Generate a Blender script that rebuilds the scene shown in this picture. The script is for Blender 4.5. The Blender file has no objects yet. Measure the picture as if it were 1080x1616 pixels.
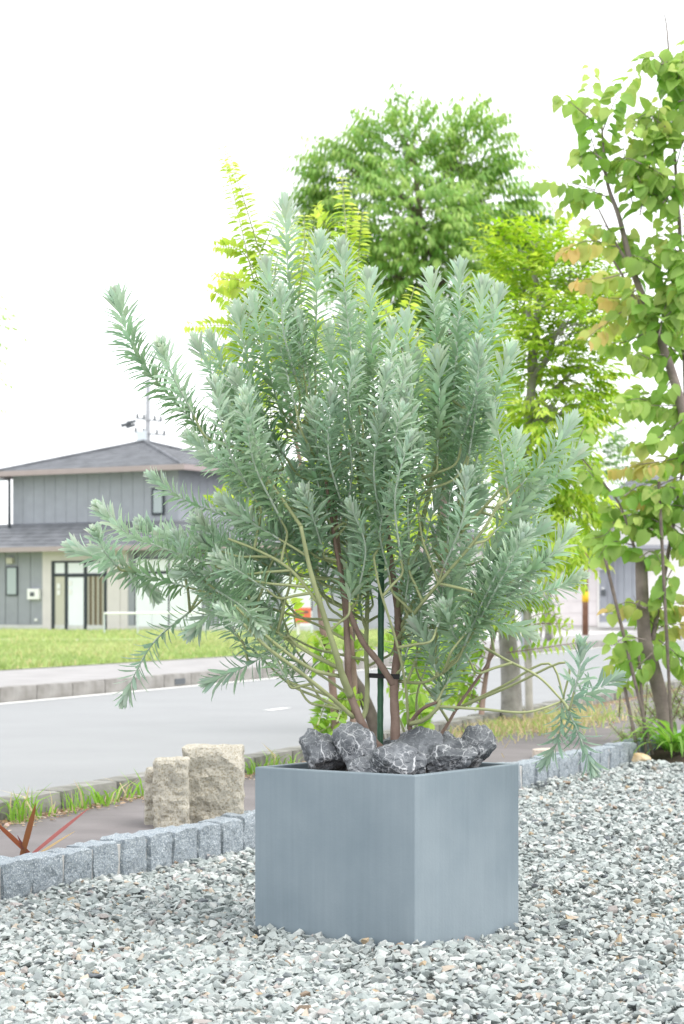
import bpy, bmesh, math, random
import numpy as np
from mathutils import Vector, Matrix
random.seed(7); np.random.seed(7)
rng = np.random.default_rng(11)
R = math.radians
sc = bpy.context.scene
col = sc.collection

# ------------------------------------------------------------------ camera
F, HY, HC = 3400.0, 958.0, 1.03          # focal length in photo pixels, horizon row, eye height
PW, PH = 1080.0, 1616.0
cd = bpy.data.cameras.new('camera'); cam = bpy.data.objects.new('camera', cd); col.objects.link(cam)
cam.location = (0, 0, HC); cam.rotation_euler = (R(90), 0, 0)
cd.sensor_fit = 'VERTICAL'; cd.sensor_height = 36; cd.sensor_width = 24
cd.lens = F / PH * 36
cd.shift_y = (HY - PH / 2) / PH
cd.clip_start = 0.1; cd.clip_end = 5000
cd.dof.use_dof = True; cd.dof.focus_distance = 6.7; cd.dof.aperture_fstop = 8
sc.camera = cam
# ------------------------------------------------------------------ sky, sun, exposure
SUN_EL, SUN_AZ = 58, 118                  # azimuth measured from +Y (view direction) towards +X
w = bpy.data.worlds.new('World'); sc.world = w; w.use_nodes = True
nt = w.node_tree; bgn = nt.nodes['Background']
sky = nt.nodes.new('ShaderNodeTexSky'); sky.sky_type = 'NISHITA'; sky.sun_disc = False
sky.sun_elevation = R(SUN_EL); sky.sun_rotation = R(SUN_AZ); sky.dust_density = 6; sky.air_density = 1.0
mx = nt.nodes.new('ShaderNodeMix'); mx.data_type = 'RGBA'; mx.inputs[0].default_value = 0.86
nt.links.new(sky.outputs[0], mx.inputs[6]); mx.inputs[7].default_value = (9.6, 9.8, 10.0, 1)   # cloud veil
nt.links.new(mx.outputs[2], bgn.inputs['Color']); bgn.inputs['Strength'].default_value = 0.115
sd = bpy.data.lights.new('sun', 'SUN'); sun = bpy.data.objects.new('sun', sd); col.objects.link(sun)
sd.energy = 1.1; sd.angle = R(35); sd.color = (1.0, 0.97, 0.92)
dv = Vector((math.cos(R(SUN_EL)) * math.sin(R(SUN_AZ)), math.cos(R(SUN_EL)) * math.cos(R(SUN_AZ)), math.sin(R(SUN_EL))))
sun.rotation_euler = dv.to_track_quat('Z', 'Y').to_euler(); sun.location = dv * 40
vs = sc.view_settings; vs.view_transform = 'Standard'; vs.look = 'None'; vs.gamma = 1; vs.exposure = 0.93
vs.use_curve_mapping = False
sc.render.engine = 'CYCLES'
sc.cycles.use_denoising = True
sc.cycles.max_bounces = 8; sc.cycles.transparent_max_bounces = 8
sc.cycles.diffuse_bounces = 4; sc.cycles.transmission_bounces = 4

# ------------------------------------------------------------------ pixel -> place helpers
def G(px, py, z=0.0):                     # the point on the level z seen at a photo pixel
    Y = (HC - z) * F / (py - HY)
    return Vector(((px - PW / 2) / F * Y, Y, z))
def V(px, py, Y):                         # the point at depth Y seen at a photo pixel
    return Vector(((px - PW / 2) / F * Y, Y, HC - (py - HY) / F * Y))

# ------------------------------------------------------------------ object helpers
WL = {}                                   # world position of every object's origin
def _link(o, parent, loc):
    col.objects.link(o)
    if parent is not None:
        o.parent = parent; o.location = Vector(loc) - WL[parent.name]
    else:
        o.location = loc
    WL[o.name] = Vector(loc)
    return o
def tag(o, label=None, cat=None, group=None, kind=None):
    if label: o['label'] = label
    if cat: o['category'] = cat
    if group: o['group'] = group
    if kind: o['kind'] = kind
    return o
def thing(name, loc, label, cat, group=None):
    o = bpy.data.objects.new(name, None); o.empty_display_size = 0.1
    _link(o, None, loc); return tag(o, label, cat, group)
def mesh_from(name, vs_, fs_, smooth=False, tint=None):
    me = bpy.data.meshes.new(name)
    me.from_pydata([tuple(v) for v in vs_], [], [tuple(f) for f in fs_])
    if tint is not None:
        a = me.attributes.new('tint', 'FLOAT_COLOR', 'POINT')
        t = np.ones((len(vs_), 4), np.float32); t[:, :3] = tint
        a.data.foreach_set('color', t.ravel())
    if smooth: me.shade_smooth()
    me.update(); return me
def put(name, me, mat, parent=None, loc=None):
    """link a mesh whose vertices are relative to loc (default: the parent's origin)"""
    if loc is None: loc = WL[parent.name] if parent else (0, 0, 0)
    o = bpy.data.objects.new(name, me)
    if mat is not None and not me.materials: me.materials.append(mat)
    return _link(o, parent, loc)
class Geo:
    """collects shapes in world space, links them as one mesh"""
    def __init__(s): s.v = []; s.f = []
    def add(s, vs_, fs_):
        n = len(s.v); s.v += [Vector(p) for p in vs_]; s.f += [tuple(i + n for i in f) for f in fs_]
        return s
    def box(s, c, size, rz=0, axes=None):
        c = Vector(c); hx, hy, hz = [a / 2 for a in size]
        if axes is None:
            ax = (Vector((math.cos(rz), math.sin(rz), 0)), Vector((-math.sin(rz), math.cos(rz), 0)), Vector((0, 0, 1)))
        else: ax = axes
        P = [c + ax[0] * (sx * hx) + ax[1] * (sy * hy) + ax[2] * (sz * hz)
             for sz in (-1, 1) for sx, sy in ((-1, -1), (1, -1), (1, 1), (-1, 1))]
        return s.add(P, [(3, 2, 1, 0), (4, 5, 6, 7), (0, 1, 5, 4), (1, 2, 6, 5), (2, 3, 7, 6), (3, 0, 4, 7)])
    def tube(s, pts, rad, n=7, cap=True):
        pts = [Vector(p) for p in pts]; k = len(pts)
        if not hasattr(rad, '__len__'): rad = [rad] * k
        ref = None; base = len(s.v); V_ = []
        for i, p in enumerate(pts):
            t = (pts[min(i + 1, k - 1)] - pts[max(i - 1, 0)]).normalized()
            if ref is None:
                ref = t.cross(Vector((0.3, 0.8, 0.1))).normalized()
            ref = (ref - t * ref.dot(t)).normalized(); b = t.cross(ref)
            for j in range(n):
                a = 2 * math.pi * j / n
                V_.append(p + (ref * math.cos(a) + b * math.sin(a)) * rad[i])
        fs_ = [(i * n + j, i * n + (j + 1) % n, (i + 1) * n + (j + 1) % n, (i + 1) * n + j)
               for i in range(k - 1) for j in range(n)]
        if cap: fs_ += [tuple(range(n - 1, -1, -1)), tuple((k - 1) * n + j for j in range(n))]
        return s.add(V_, fs_)
    def quad(s, a, b, c, d): return s.add((a, b, c, d), [(0, 1, 2, 3)])
    def lathe(s, c, prof, n=24):
        c = Vector(c); k = len(prof); V_ = []
        for r, z in prof:
            for j in range(n):
                a = 2 * math.pi * j / n; V_.append(c + Vector((r * math.cos(a), r * math.sin(a), z)))
        fs_ = [(i * n + j, i * n + (j + 1) % n, (i + 1) * n + (j + 1) % n, (i + 1) * n + j)
               for i in range(k - 1) for j in range(n)]
        return s.add(V_, fs_ + [tuple(range(n - 1, -1, -1)), tuple((k - 1) * n + j for j in range(n))])
    def build(s, name, mat, parent=None, loc=None, smooth=False, bevel=0, tint=None):
        if loc is None: loc = WL[parent.name] if parent else Vector((0, 0, 0))
        loc = Vector(loc)
        me = mesh_from(name, [v - loc for v in s.v], s.f, smooth, tint)
        if bevel:
            bm = bmesh.new(); bm.from_mesh(me)
            bmesh.ops.bevel(bm, geom=bm.edges[:], offset=bevel, segments=2, affect='EDGES', profile=0.6)
            bm.to_mesh(me); bm.free()
        return put(name, me, mat, parent, loc)
def spline(pts, n=8):
    """Catmull-Rom through pts, n samples per span"""
    P = [Vector(p) for p in pts]
    if len(P) < 3: return [P[0].lerp(P[-1], i / n) for i in range(n + 1)]
    P = [P[0] * 2 - P[1]] + P + [P[-1] * 2 - P[-2]]; out = []
    for i in range(1, len(P) - 2):
        for k in range(n):
            t = k / n; a, b, c, d = P[i - 1:i + 3]
            out.append(0.5 * ((2 * b) + (c - a) * t + (2 * a - 5 * b + 4 * c - d) * t * t + (3 * b - a - 3 * c + d) * t ** 3))
    out.append(P[-2]); return out

# ------------------------------------------------------------------ materials
def mat(name, c, rough=0.8, var=0.0, scale=8.0, bump=0.0, bscale=None, spec=0.3, c2=None, detail=6, tint=False,
        translucent=0.0, metallic=0.0, coords='Object', speck=None):
    m = bpy.data.materials.new(name); m.use_nodes = True
    t = m.node_tree; b = t.nodes['Principled BSDF']; out = t.nodes['Material Output']
    b.inputs['Roughness'].default_value = rough; b.inputs['Specular IOR Level'].default_value = spec
    b.inputs['Metallic'].default_value = metallic
    c = tuple(c) + (1,)
    tc = t.nodes.new('ShaderNodeTexCoord')
    col_out = None
    if var or c2:
        nz = t.nodes.new('ShaderNodeTexNoise'); nz.inputs['Scale'].default_value = scale; nz.inputs['Detail'].default_value = detail
        t.links.new(tc.outputs[coords], nz.inputs['Vector'])
        rp = t.nodes.new('ShaderNodeValToRGB'); rp.color_ramp.elements[0].position = 0.3; rp.color_ramp.elements[1].position = 0.7
        if c2: a_, b_ = c, tuple(c2) + (1,)
        else:
            a_ = tuple(x * (1 - var) for x in c[:3]) + (1,); b_ = tuple(min(1, x * (1 + var)) for x in c[:3]) + (1,)
        rp.color_ramp.elements[0].color = a_; rp.color_ramp.elements[1].color = b_
        t.links.new(nz.outputs['Fac'], rp.inputs['Fac']); col_out = rp.outputs['Color']
    if speck:                                        # (colour, scale, amount): mineral specks
        v = t.nodes.new('ShaderNodeTexNoise'); v.inputs['Scale'].default_value = speck[1]; v.inputs['Detail'].default_value = 2
        t.links.new(tc.outputs[coords], v.inputs['Vector'])
        r2 = t.nodes.new('ShaderNodeValToRGB'); r2.color_ramp.elements[0].position = 1 - speck[2] - 0.05; r2.color_ramp.elements[1].position = 1 - speck[2] + 0.05
        t.links.new(v.outputs['Fac'], r2.inputs['Fac'])
        mm = t.nodes.new('ShaderNodeMix'); mm.data_type = 'RGBA'
        t.links.new(r2.outputs['Color'], mm.inputs[0])
        if col_out: t.links.new(col_out, mm.inputs[6])
        else: mm.inputs[6].default_value = c
        mm.inputs[7].default_value = tuple(speck[0]) + (1,); col_out = mm.outputs[2]
    if tint:
        at = t.nodes.new('ShaderNodeAttribute'); at.attribute_name = 'tint'
        if col_out:
            ml = t.nodes.new('ShaderNodeMix'); ml.data_type = 'RGBA'; ml.blend_type = 'MULTIPLY'; ml.inputs[0].default_value = 1
            t.links.new(col_out, ml.inputs[6]); t.links.new(at.outputs['Color'], ml.inputs[7]); col_out = ml.outputs[2]
        else: col_out = at.outputs['Color']
    if col_out: t.links.new(col_out, b.inputs['Base Color'])
    else: b.inputs['Base Color'].default_value = c
    if bump:
        n2 = t.nodes.new('ShaderNodeTexNoise'); n2.inputs['Scale'].default_value = bscale or scale * 3; n2.inputs['Detail'].default_value = 8
        t.links.new(tc.outputs[coords], n2.inputs['Vector'])
        bp = t.nodes.new('ShaderNodeBump'); bp.inputs['Strength'].default_value = bump; bp.inputs['Distance'].default_value = 0.01
        t.links.new(n2.outputs['Fac'], bp.inputs['Height']); t.links.new(bp.outputs['Normal'], b.inputs['Normal'])
    if translucent:
        tr = t.nodes.new('ShaderNodeBsdfTranslucent')
        hs = t.nodes.new('ShaderNodeHueSaturation'); hs.inputs['Saturation'].default_value = 1.15; hs.inputs['Value'].default_value = 1.25
        if col_out: t.links.new(col_out, hs.inputs['Color'])
        else: hs.inputs['Color'].default_value = c
        t.links.new(hs.outputs['Color'], tr.inputs['Color'])
        ms = t.nodes.new('ShaderNodeMixShader'); ms.inputs[0].default_value = translucent
        t.links.new(b.outputs[0], ms.inputs[1]); t.links.new(tr.outputs[0], ms.inputs[2]); t.links.new(ms.outputs[0], out.inputs['Surface'])
    return m
M = {}
M['earth'] = mat('earth', (0.14, 0.11, 0.085), 0.95, 0.35, 9, 0.5)
M['gravel_base'] = mat('gravel_base', (0.20, 0.215, 0.21), 0.95, 0.35, 60, 0.6)
M['gravel'] = mat('gravel', (1, 1, 1), 0.75, 0.14, 45, 0.25, 160, tint=True)
M['road'] = mat('road', (0.295, 0.302, 0.308), 0.92, 0.035, 1.1, 0.35, 220, speck=((0.23, 0.235, 0.24), 130, 0.36))
M['paving'] = mat('paving', (0.175, 0.16, 0.16), 0.85, 0.16, 3, 0.3, 150)
M['sidewalk'] = mat('sidewalk', (0.33, 0.32, 0.32), 0.9, 0.12, 2, 0.2, 90)
M['forecourt'] = mat('forecourt', (0.52, 0.51, 0.50), 0.9, 0.08, 1, 0.1)
M['kerb'] = mat('kerb', (0.33, 0.32, 0.305), 0.9, c2=(0.19, 0.18, 0.165), scale=5, bump=0.5, bscale=60)
M['kerb_near'] = mat('kerb_near', (0.30, 0.295, 0.275), 0.92, c2=(0.12, 0.12, 0.10), scale=6, bump=0.6, bscale=50)
M['paint'] = mat('paint', (0.78, 0.78, 0.76), 0.7, 0.08, 12)
M['granite'] = mat('granite', (0.30, 0.34, 0.37), 0.8, c2=(0.20, 0.235, 0.27), scale=45, bump=1.0, bscale=70, speck=((0.52, 0.56, 0.58), 190, 0.40))
M['mortar'] = mat('mortar', (0.52, 0.51, 0.49), 0.95, 0.12, 30, 0.4)
M['post_stone'] = mat('post_stone', (0.50, 0.47, 0.40), 0.85, c2=(0.36, 0.34, 0.29), scale=26, bump=1.0, bscale=45, speck=((0.30, 0.27, 0.205), 120, 0.44))
M['fibre'] = mat('fibre', (0.180, 0.228, 0.262), 0.55, c2=(0.243, 0.292, 0.326), scale=3.4, bump=0.05, bscale=120, spec=0.4, detail=9)
def streaks(m, amt=0.16):                              # faint vertical brush marks and a thin veil of dust near the ground
    t = m.node_tree; b = t.nodes['Principled BSDF']; src = b.inputs['Base Color'].links[0].from_socket
    tc = t.nodes.new('ShaderNodeTexCoord'); mp = t.nodes.new('ShaderNodeMapping'); mp.inputs['Scale'].default_value = (80, 80, 3)
    t.links.new(tc.outputs['Object'], mp.inputs['Vector']); nz = t.nodes.new('ShaderNodeTexNoise'); nz.inputs['Scale'].default_value = 1; nz.inputs['Detail'].default_value = 5
    t.links.new(mp.outputs[0], nz.inputs['Vector']); mr = t.nodes.new('ShaderNodeMapRange'); mr.inputs[1].default_value = 0.3; mr.inputs[2].default_value = 0.75; mr.inputs[3].default_value = 1 - amt * 0.5; mr.inputs[4].default_value = 1 + amt
    t.links.new(nz.outputs['Fac'], mr.inputs[0]); vm = t.nodes.new('ShaderNodeVectorMath'); vm.operation = 'SCALE'; t.links.new(src, vm.inputs[0]); t.links.new(mr.outputs[0], vm.inputs['Scale'])
    t.links.new(vm.outputs[0], b.inputs['Base Color'])
streaks(M['fibre'], 0.05)
M['soil'] = mat('soil', (0.07, 0.05, 0.04), 0.95, 0.3, 30, 0.8)
M['stem'] = mat('stem', (0.20, 0.13, 0.105), 0.8, c2=(0.30, 0.22, 0.18), scale=14, bump=0.4, bscale=80)
M['young_stem'] = mat('young_stem', (0.36, 0.39, 0.20), 0.65, 0.15, 12)
M['shoot_axis'] = mat('shoot_axis', (0.52, 0.58, 0.50), 0.7, 0.1, 20)
M['silver_leaf'] = mat('silver_leaf', (1, 1, 1), 0.5, tint=True, translucent=0.33, spec=0.45)
M['leaf'] = mat('leaf', (1, 1, 1), 0.55, tint=True, translucent=0.45, spec=0.3)
M['grass'] = mat('grass', (1, 1, 1), 0.6, tint=True, translucent=0.35, spec=0.25)
M['bark'] = mat('bark', (0.40, 0.385, 0.36), 0.9, c2=(0.22, 0.21, 0.19), scale=11, bump=0.7, bscale=40)
M['dark_bark'] = mat('dark_bark', (0.15, 0.125, 0.105), 0.9, 0.3, 18, 0.5)
M['brown_bark'] = mat('brown_bark', (0.27, 0.225, 0.20), 0.9, c2=(0.17, 0.14, 0.125), scale=14, bump=0.6, bscale=50)
M['weathered_wood'] = mat('weathered_wood', (0.42, 0.40, 0.36), 0.9, 0.2, 10, 0.5)
M['stake'] = mat('stake', (0.035, 0.115, 0.06), 0.5, 0.2, 40, spec=0.5)
M['black_rubber'] = mat('black_rubber', (0.02, 0.02, 0.022), 0.6)
M['lawn'] = mat('lawn', (0.28, 0.38, 0.13), 0.95, c2=(0.40, 0.46, 0.20), scale=1.2, bump=0.3)
M['siding'] = mat('siding', (0.325, 0.345, 0.385), 0.7, 0.05, 3)
M['siding_lower'] = mat('siding_lower', (0.30, 0.315, 0.355), 0.7, 0.05, 3)
M['beige'] = mat('beige', (0.64, 0.60, 0.605), 0.8, 0.04, 3)
M['cream'] = mat('cream', (0.78, 0.76, 0.74), 0.8, 0.03, 2)
M['foundation'] = mat('foundation', (0.60, 0.60, 0.60), 0.9, 0.08, 3)
M['roof'] = mat('roof', (0.115, 0.122, 0.135), 0.6, c2=(0.20, 0.21, 0.228), scale=2.2, bump=0.2)
M['gutter'] = mat('gutter', (0.36, 0.30, 0.30), 0.5, 0.05, 2)
M['gutter_grey'] = mat('gutter_grey', (0.30, 0.31, 0.35), 0.5)
M['frame_dark'] = mat('frame_dark', (0.035, 0.045, 0.055), 0.45)
M['glass_pale'] = mat('glass_pale', (0.36, 0.42, 0.43), 0.08, spec=0.6)
M['white_panel'] = mat('white_panel', (0.80, 0.83, 0.88), 0.6, 0.02, 2)
M['white_paint'] = mat('white_paint', (0.80, 0.80, 0.80), 0.5)
M['curtain'] = mat('curtain', (0.55, 0.53, 0.46), 0.9)
M['brown_slat'] = mat('brown_slat', (0.20, 0.16, 0.11), 0.7)
M['brown'] = mat('brown', (0.20, 0.115, 0.095), 0.7, 0.1, 3)
M['pole_brown'] = mat('pole_brown', (0.22, 0.115, 0.075), 0.75, 0.2, 5)
M['yellow'] = mat('yellow', (0.75, 0.48, 0.03), 0.6)
M['orange_red'] = mat('orange_red', (0.68, 0.17, 0.10), 0.6)
M['concrete_pole'] = mat('concrete_pole', (0.30, 0.31, 0.33), 0.9, 0.05, 3)
M['steel'] = mat('steel', (0.55, 0.60, 0.64), 0.4, metallic=0.3)
M['mirror'] = mat('mirror', (0.92, 0.93, 0.94), 0.06, metallic=1.0)
M['dark_grey'] = mat('dark_grey', (0.09, 0.10, 0.11), 0.6)
M['ochre_rock'] = mat('ochre_rock', (0.55, 0.36, 0.16), 0.85, c2=(0.68, 0.58, 0.42), scale=12, bump=0.6)
M['pink_stone'] = mat('pink_stone', (0.52, 0.45, 0.39), 0.85, 0.2, 30, 0.6)
def rock_mat():
    m = bpy.data.materials.new('veined_rock'); m.use_nodes = True; t = m.node_tree; b = t.nodes['Principled BSDF']
    b.inputs['Roughness'].default_value = 0.6
    tc = t.nodes.new('ShaderNodeTexCoord'); mp = t.nodes.new('ShaderNodeVectorMath'); mp.operation = 'ADD'
    oi = t.nodes.new('ShaderNodeObjectInfo')
    vm = t.nodes.new('ShaderNodeVectorMath'); vm.operation = 'SCALE'; vm.inputs[0].default_value = (31, 17, 23)
    t.links.new(oi.outputs['Random'], vm.inputs['Scale'])
    t.links.new(tc.outputs['Object'], mp.inputs[0]); t.links.new(vm.outputs[0], mp.inputs[1])
    nz = t.nodes.new('ShaderNodeTexNoise'); nz.inputs['Scale'].default_value = 9; nz.inputs['Detail'].default_value = 7
    t.links.new(mp.outputs[0], nz.inputs['Vector'])
    r = t.nodes.new('ShaderNodeValToRGB')
    r.color_ramp.elements[0].position = 0.32; r.color_ramp.elements[0].color = (0.036, 0.042, 0.052, 1)
    r.color_ramp.elements[1].position = 0.72; r.color_ramp.elements[1].color = (0.23, 0.245, 0.265, 1)
    t.links.new(nz.outputs['Fac'], r.inputs['Fac'])
    prev = r.outputs['Color']
    wn = t.nodes.new('ShaderNodeTexNoise'); wn.inputs['Scale'].default_value = 16; wn.inputs['Detail'].default_value = 4
    t.links.new(mp.outputs[0], wn.inputs['Vector'])
    wv = t.nodes.new('ShaderNodeVectorMath'); wv.operation = 'MULTIPLY_ADD'; wv.inputs[1].default_value = (0.05, 0.05, 0.05)
    t.links.new(wn.outputs['Color'], wv.inputs[0]); t.links.new(mp.outputs[0], wv.inputs[2])
    for scl, wd, amt in ((13.0, 0.035, 0.95), (34.0, 0.05, 0.6), (80.0, 0.08, 0.35)):   # white calcite veins along crack lines
        v = t.nodes.new('ShaderNodeTexVoronoi'); v.feature = 'DISTANCE_TO_EDGE'; v.inputs['Scale'].default_value = scl
        t.links.new(wv.outputs[0], v.inputs['Vector'])
        v2 = t.nodes.new('ShaderNodeTexNoise'); v2.inputs['Scale'].default_value = scl * 0.7; t.links.new(mp.outputs[0], v2.inputs['Vector'])
        s2 = t.nodes.new('ShaderNodeMath'); s2.operation = 'ADD'; t.links.new(v.outputs['Distance'], s2.inputs[0])
        s1 = t.nodes.new('ShaderNodeMapRange'); s1.inputs[1].default_value = 0.42; s1.inputs[2].default_value = 0.6; s1.inputs[3].default_value = wd; s1.inputs[4].default_value = -wd * 0.2
        t.links.new(v2.outputs['Fac'], s1.inputs[0]); t.links.new(s1.outputs[0], s2.inputs[1])
        s3 = t.nodes.new('ShaderNodeMapRange'); s3.inputs[1].default_value = 0; s3.inputs[2].default_value = wd; s3.inputs[3].default_value = amt; s3.inputs[4].default_value = 0
        t.links.new(s2.outputs[0], s3.inputs[0])
        mm = t.nodes.new('ShaderNodeMix'); mm.data_type = 'RGBA'; t.links.new(s3.outputs[0], mm.inputs[0]); t.links.new(prev, mm.inputs[6])
        mm.inputs[7].default_value = (0.66, 0.67, 0.69, 1); prev = mm.outputs[2]
    t.links.new(prev, b.inputs['Base Color'])
    n2 = t.nodes.new('ShaderNodeTexNoise'); n2.inputs['Scale'].default_value = 28; n2.inputs['Detail'].default_value = 9; n2.inputs['Roughness'].default_value = 0.65
    t.links.new(mp.outputs[0], n2.inputs['Vector'])
    bp = t.nodes.new('ShaderNodeBump'); bp.inputs['Strength'].default_value = 0.8; bp.inputs['Distance'].default_value = 0.01
    t.links.new(n2.outputs['Fac'], bp.inputs['Height']); t.links.new(bp.outputs['Normal'], b.inputs['Normal'])
    return m
M['rock'] = rock_mat()

# ------------------------------------------------------------------ leaf tools
def leaf_template(kind):
    """verts with y along the leaf, x across, z = upper side; unit length"""
    if kind == 'blade':                    # lance-shaped, folded along the midrib, slightly curved
        prof = [(0, 0.015, 0), (0.25, 0.075, 0.015), (0.6, 0.1, 0.03), (0.88, 0.06, 0.02), (1.0, 0.0, 0.0)]
    elif kind == 'drop':                   # elm-like pointed oval, arching down
        prof = [(0, 0.0, 0), (0.3, 0.19, 0.03), (0.65, 0.15, 0.0), (1.0, 0.0, -0.1)]
    elif kind == 'heart':
        prof = [(0, 0.0, 0), (-0.06, 0.22, 0.01), (0.25, 0.44, 0.04), (0.6, 0.36, 0.02), (0.85, 0.16, -0.04), (1.0, 0.0, -0.1)]
    V_ = []; f = []
    for i, (y, x, z) in enumerate(prof):
        if x <= 1e-6: V_.append([(0, y, z - 0.0)])
        else:
            yc = y if kind != 'heart' or i != 1 else 0.1
            V_.append([(-x, y, z + x * 0.35), (0, yc, z), (x, y, z + x * 0.35)])
    out = []; idx = []
    for r in V_:
        idx.append([len(out) + k for k in range(len(r))]); out += r
    for a, b in zip(idx[:-1], idx[1:]):
        if len(a) == 1 and len(b) == 3: f += [(a[0], b[1], b[0]), (a[0], b[2], b[1])]
        elif len(a) == 3 and len(b) == 3: f += [(a[0], a[1], b[1], b[0]), (a[1], a[2], b[2], b[1])]
        elif len(a) == 3 and len(b) == 1: f += [(a[0], a[1], b[0]), (a[1], a[2], b[0])]
    return np.array(out, float), f
TPL = {k: leaf_template(k) for k in ('blade', 'drop', 'heart')}
class Leaves:
    def __init__(s, kind): s.kind = kind; s.p = []; s.d = []; s.n = []; s.l = []; s.w = []; s.c = []
    def add(s, p, d, n, l, w, c):
        s.p.append(tuple(p)); s.d.append(tuple(d)); s.n.append(tuple(n)); s.l.append(l); s.w.append(w); s.c.append(c)
    def arrays(s):
        p = np.array(s.p); d = np.array(s.d); n = np.array(s.n)
        d /= np.linalg.norm(d, axis=1, keepdims=True) + 1e-9
        x = np.cross(d, n); x /= np.linalg.norm(x, axis=1, keepdims=True) + 1e-9
        n = np.cross(x, d)
        return p, x, d, n, np.array(s.l), np.array(s.w), np.array(s.c)
    def mesh(s, name, sel, loc):
        T, tf = TPL[s.kind]; p, x, d, n, l, wd, c = [a[sel] for a in s.arrays()]
        K = len(p); nv = len(T)
        P = (p[:, None, :] + x[:, None, :] * (T[None, :, 0:1] * wd[:, None, None])
             + d[:, None, :] * (T[None, :, 1:2] * l[:, None, None]) + n[:, None, :] * (T[None, :, 2:3] * l[:, None, None]))
        P = P.reshape(-1, 3) - np.array(loc)[None, :]
        return big_mesh(name, P, tf, K, nv, np.repeat(c, nv, axis=0))
    def finish(s, thing_, matl, n_parts=300, part='leaf', rest='foliage', label=None):
        """the leaves nearest the viewer become objects of their own, the rest one stuff part"""
        p, x, d, n, l, wd, c = s.arrays(); K = len(p); loc = WL[thing_.name]
        if n_parts and K > n_parts + 20:
            vis = (np.abs(p[:, 0] / p[:, 1]) < 0.158) & (p[:, 2] < HC + 0.28 * p[:, 1])
            order = np.argsort(p[:, 1] / (l * (0.3 + np.abs(n[:, 1])) * rng.uniform(0.55, 1, K)) + np.where(vis, 0, 1e6))
            one, many = order[:n_parts], order[n_parts:]
        elif n_parts: one, many = np.arange(K), np.array([], int)
        else: one, many = np.array([], int), np.arange(K)
        if len(many):
            o = put(rest, s.mesh(rest, many, loc), matl, thing_); tag(o, kind='stuff')
        if len(one):
            T, tf = TPL[s.kind]; rat = float(np.median(wd / l)); ids = np.argsort(c[one].sum(1)); NB = 8; bins = np.array_split(one[ids], NB)
            for bn in bins:
                me = mesh_from(part, T * np.array([rat, 1, 1]), tf, True, c[bn].mean(0)); me.materials.append(matl)
                for i in bn:
                    o = bpy.data.objects.new(part, me); col.objects.link(o); o.parent = thing_
                    B = Matrix(((x[i][0], d[i][0], n[i][0]), (x[i][1], d[i][1], n[i][1]), (x[i][2], d[i][2], n[i][2]))).to_4x4()
                    o.matrix_local = Matrix.Translation(Vector(p[i]) - loc) @ B @ Matrix.Diagonal((l[i] * (wd[i] / l[i]) / rat, l[i], l[i], 1))
def big_mesh(name, P, tf, K, nv, tint):
    """K copies of a template's faces over vertices P (K*nv)"""
    me = bpy.data.meshes.new(name)
    lens = np.array([len(f) for f in tf]); flat = np.concatenate([np.array(f) for f in tf]); L = len(flat)
    loops = (flat[None, :] + (np.arange(K) * nv)[:, None]).ravel().astype(np.int32)
    starts = (np.concatenate([[0], np.cumsum(lens)[:-1]])[None, :] + (np.arange(K) * L)[:, None]).ravel().astype(np.int32)
    me.vertices.add(len(P)); me.vertices.foreach_set('co', P.astype(np.float32).ravel())
    me.loops.add(len(loops)); me.loops.foreach_set('vertex_index', loops)
    me.polygons.add(len(starts)); me.polygons.foreach_set('loop_start', starts)
    a = me.attributes.new('tint', 'FLOAT_COLOR', 'POINT')
    t4 = np.ones((len(P), 4), np.float32); t4[:, :3] = tint; a.data.foreach_set('color', t4.ravel())
    me.update(calc_edges=True); me.validate(); return me
def mixc(a, b, t): return tuple(x + (y - x) * t for x, y in zip(a, b))
def jit(c, s=0.12):
    k = 1 + random.uniform(-s, s); return tuple(max(0, x * k * (1 + random.uniform(-s, s) * 0.4)) for x in c)
def rv(s=1.0): return Vector((random.gauss(0, 1), random.gauss(0, 1), random.gauss(0, 1))) * s

# ================================================================== THE GROUND
def line2(a, b): a, b = Vector(a), Vector(b); return a, (b - a).normalized()
Bo, Bd = line2(G(0, 1427, 0), G(1000, 1205, 0))            # foot of the granite edging, gravel side
Bo.z = Bd.z = 0; Bd.normalize(); Bn = Vector((-Bd.y, Bd.x, 0))    # towards the road
Ko, Kd = line2(G(0, 1300, 0.1), G(984, 1105, 0.1)); Ko.z = 0; Kd.z = 0; Kd.normalize(); Kn = Vector((-Kd.y, Kd.x, 0))
Fo, Fd = line2(G(0, 1110, 0.02), G(880, 1028, 0.02)); Fo.z = 0; Fd.z = 0; Fd.normalize(); Fn = Vector((-Fd.y, Fd.x, 0))
def sheet(name, pts, z, m, kind='structure'):
    me = mesh_from(name, [(p[0], p[1], 0) for p in pts], [tuple(range(len(pts)))])
    return tag(put(name, me, m, None, (0, 0, z)), kind=kind)
def at(o, d, n, t, s=0.0): return o + d * t + n * s
sheet('ground', [(-2500, -2500), (2500, -2500), (2500, 2500), (-2500, 2500)], -0.12, M['earth'])
sheet('gravel_bed', [at(Bo, Bd, Bn, -14, 0.05), at(Bo, Bd, Bn, -14, -22), at(Bo, Bd, Bn, 30, -22), at(Bo, Bd, Bn, 30, 0.05)], -0.018, M['gravel_base'])
sheet('pavement', [at(Bo, Bd, Bn, -5, 0.05), at(Bo, Bd, Bn, 60, 0.05), at(Ko, Kd, Kn, 60, 0.05), at(Ko, Kd, Kn, -5, 0.05)], 0.1, M['paving'])
sheet('road', [at(Ko, Kd, Kn, -60, 0.06), at(Ko, Kd, Kn, 160, 0.06), at(Fo, Fd, Fn, 160, 0.1), at(Fo, Fd, Fn, -80, 0.1)], 0.02, M['road'])
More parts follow.
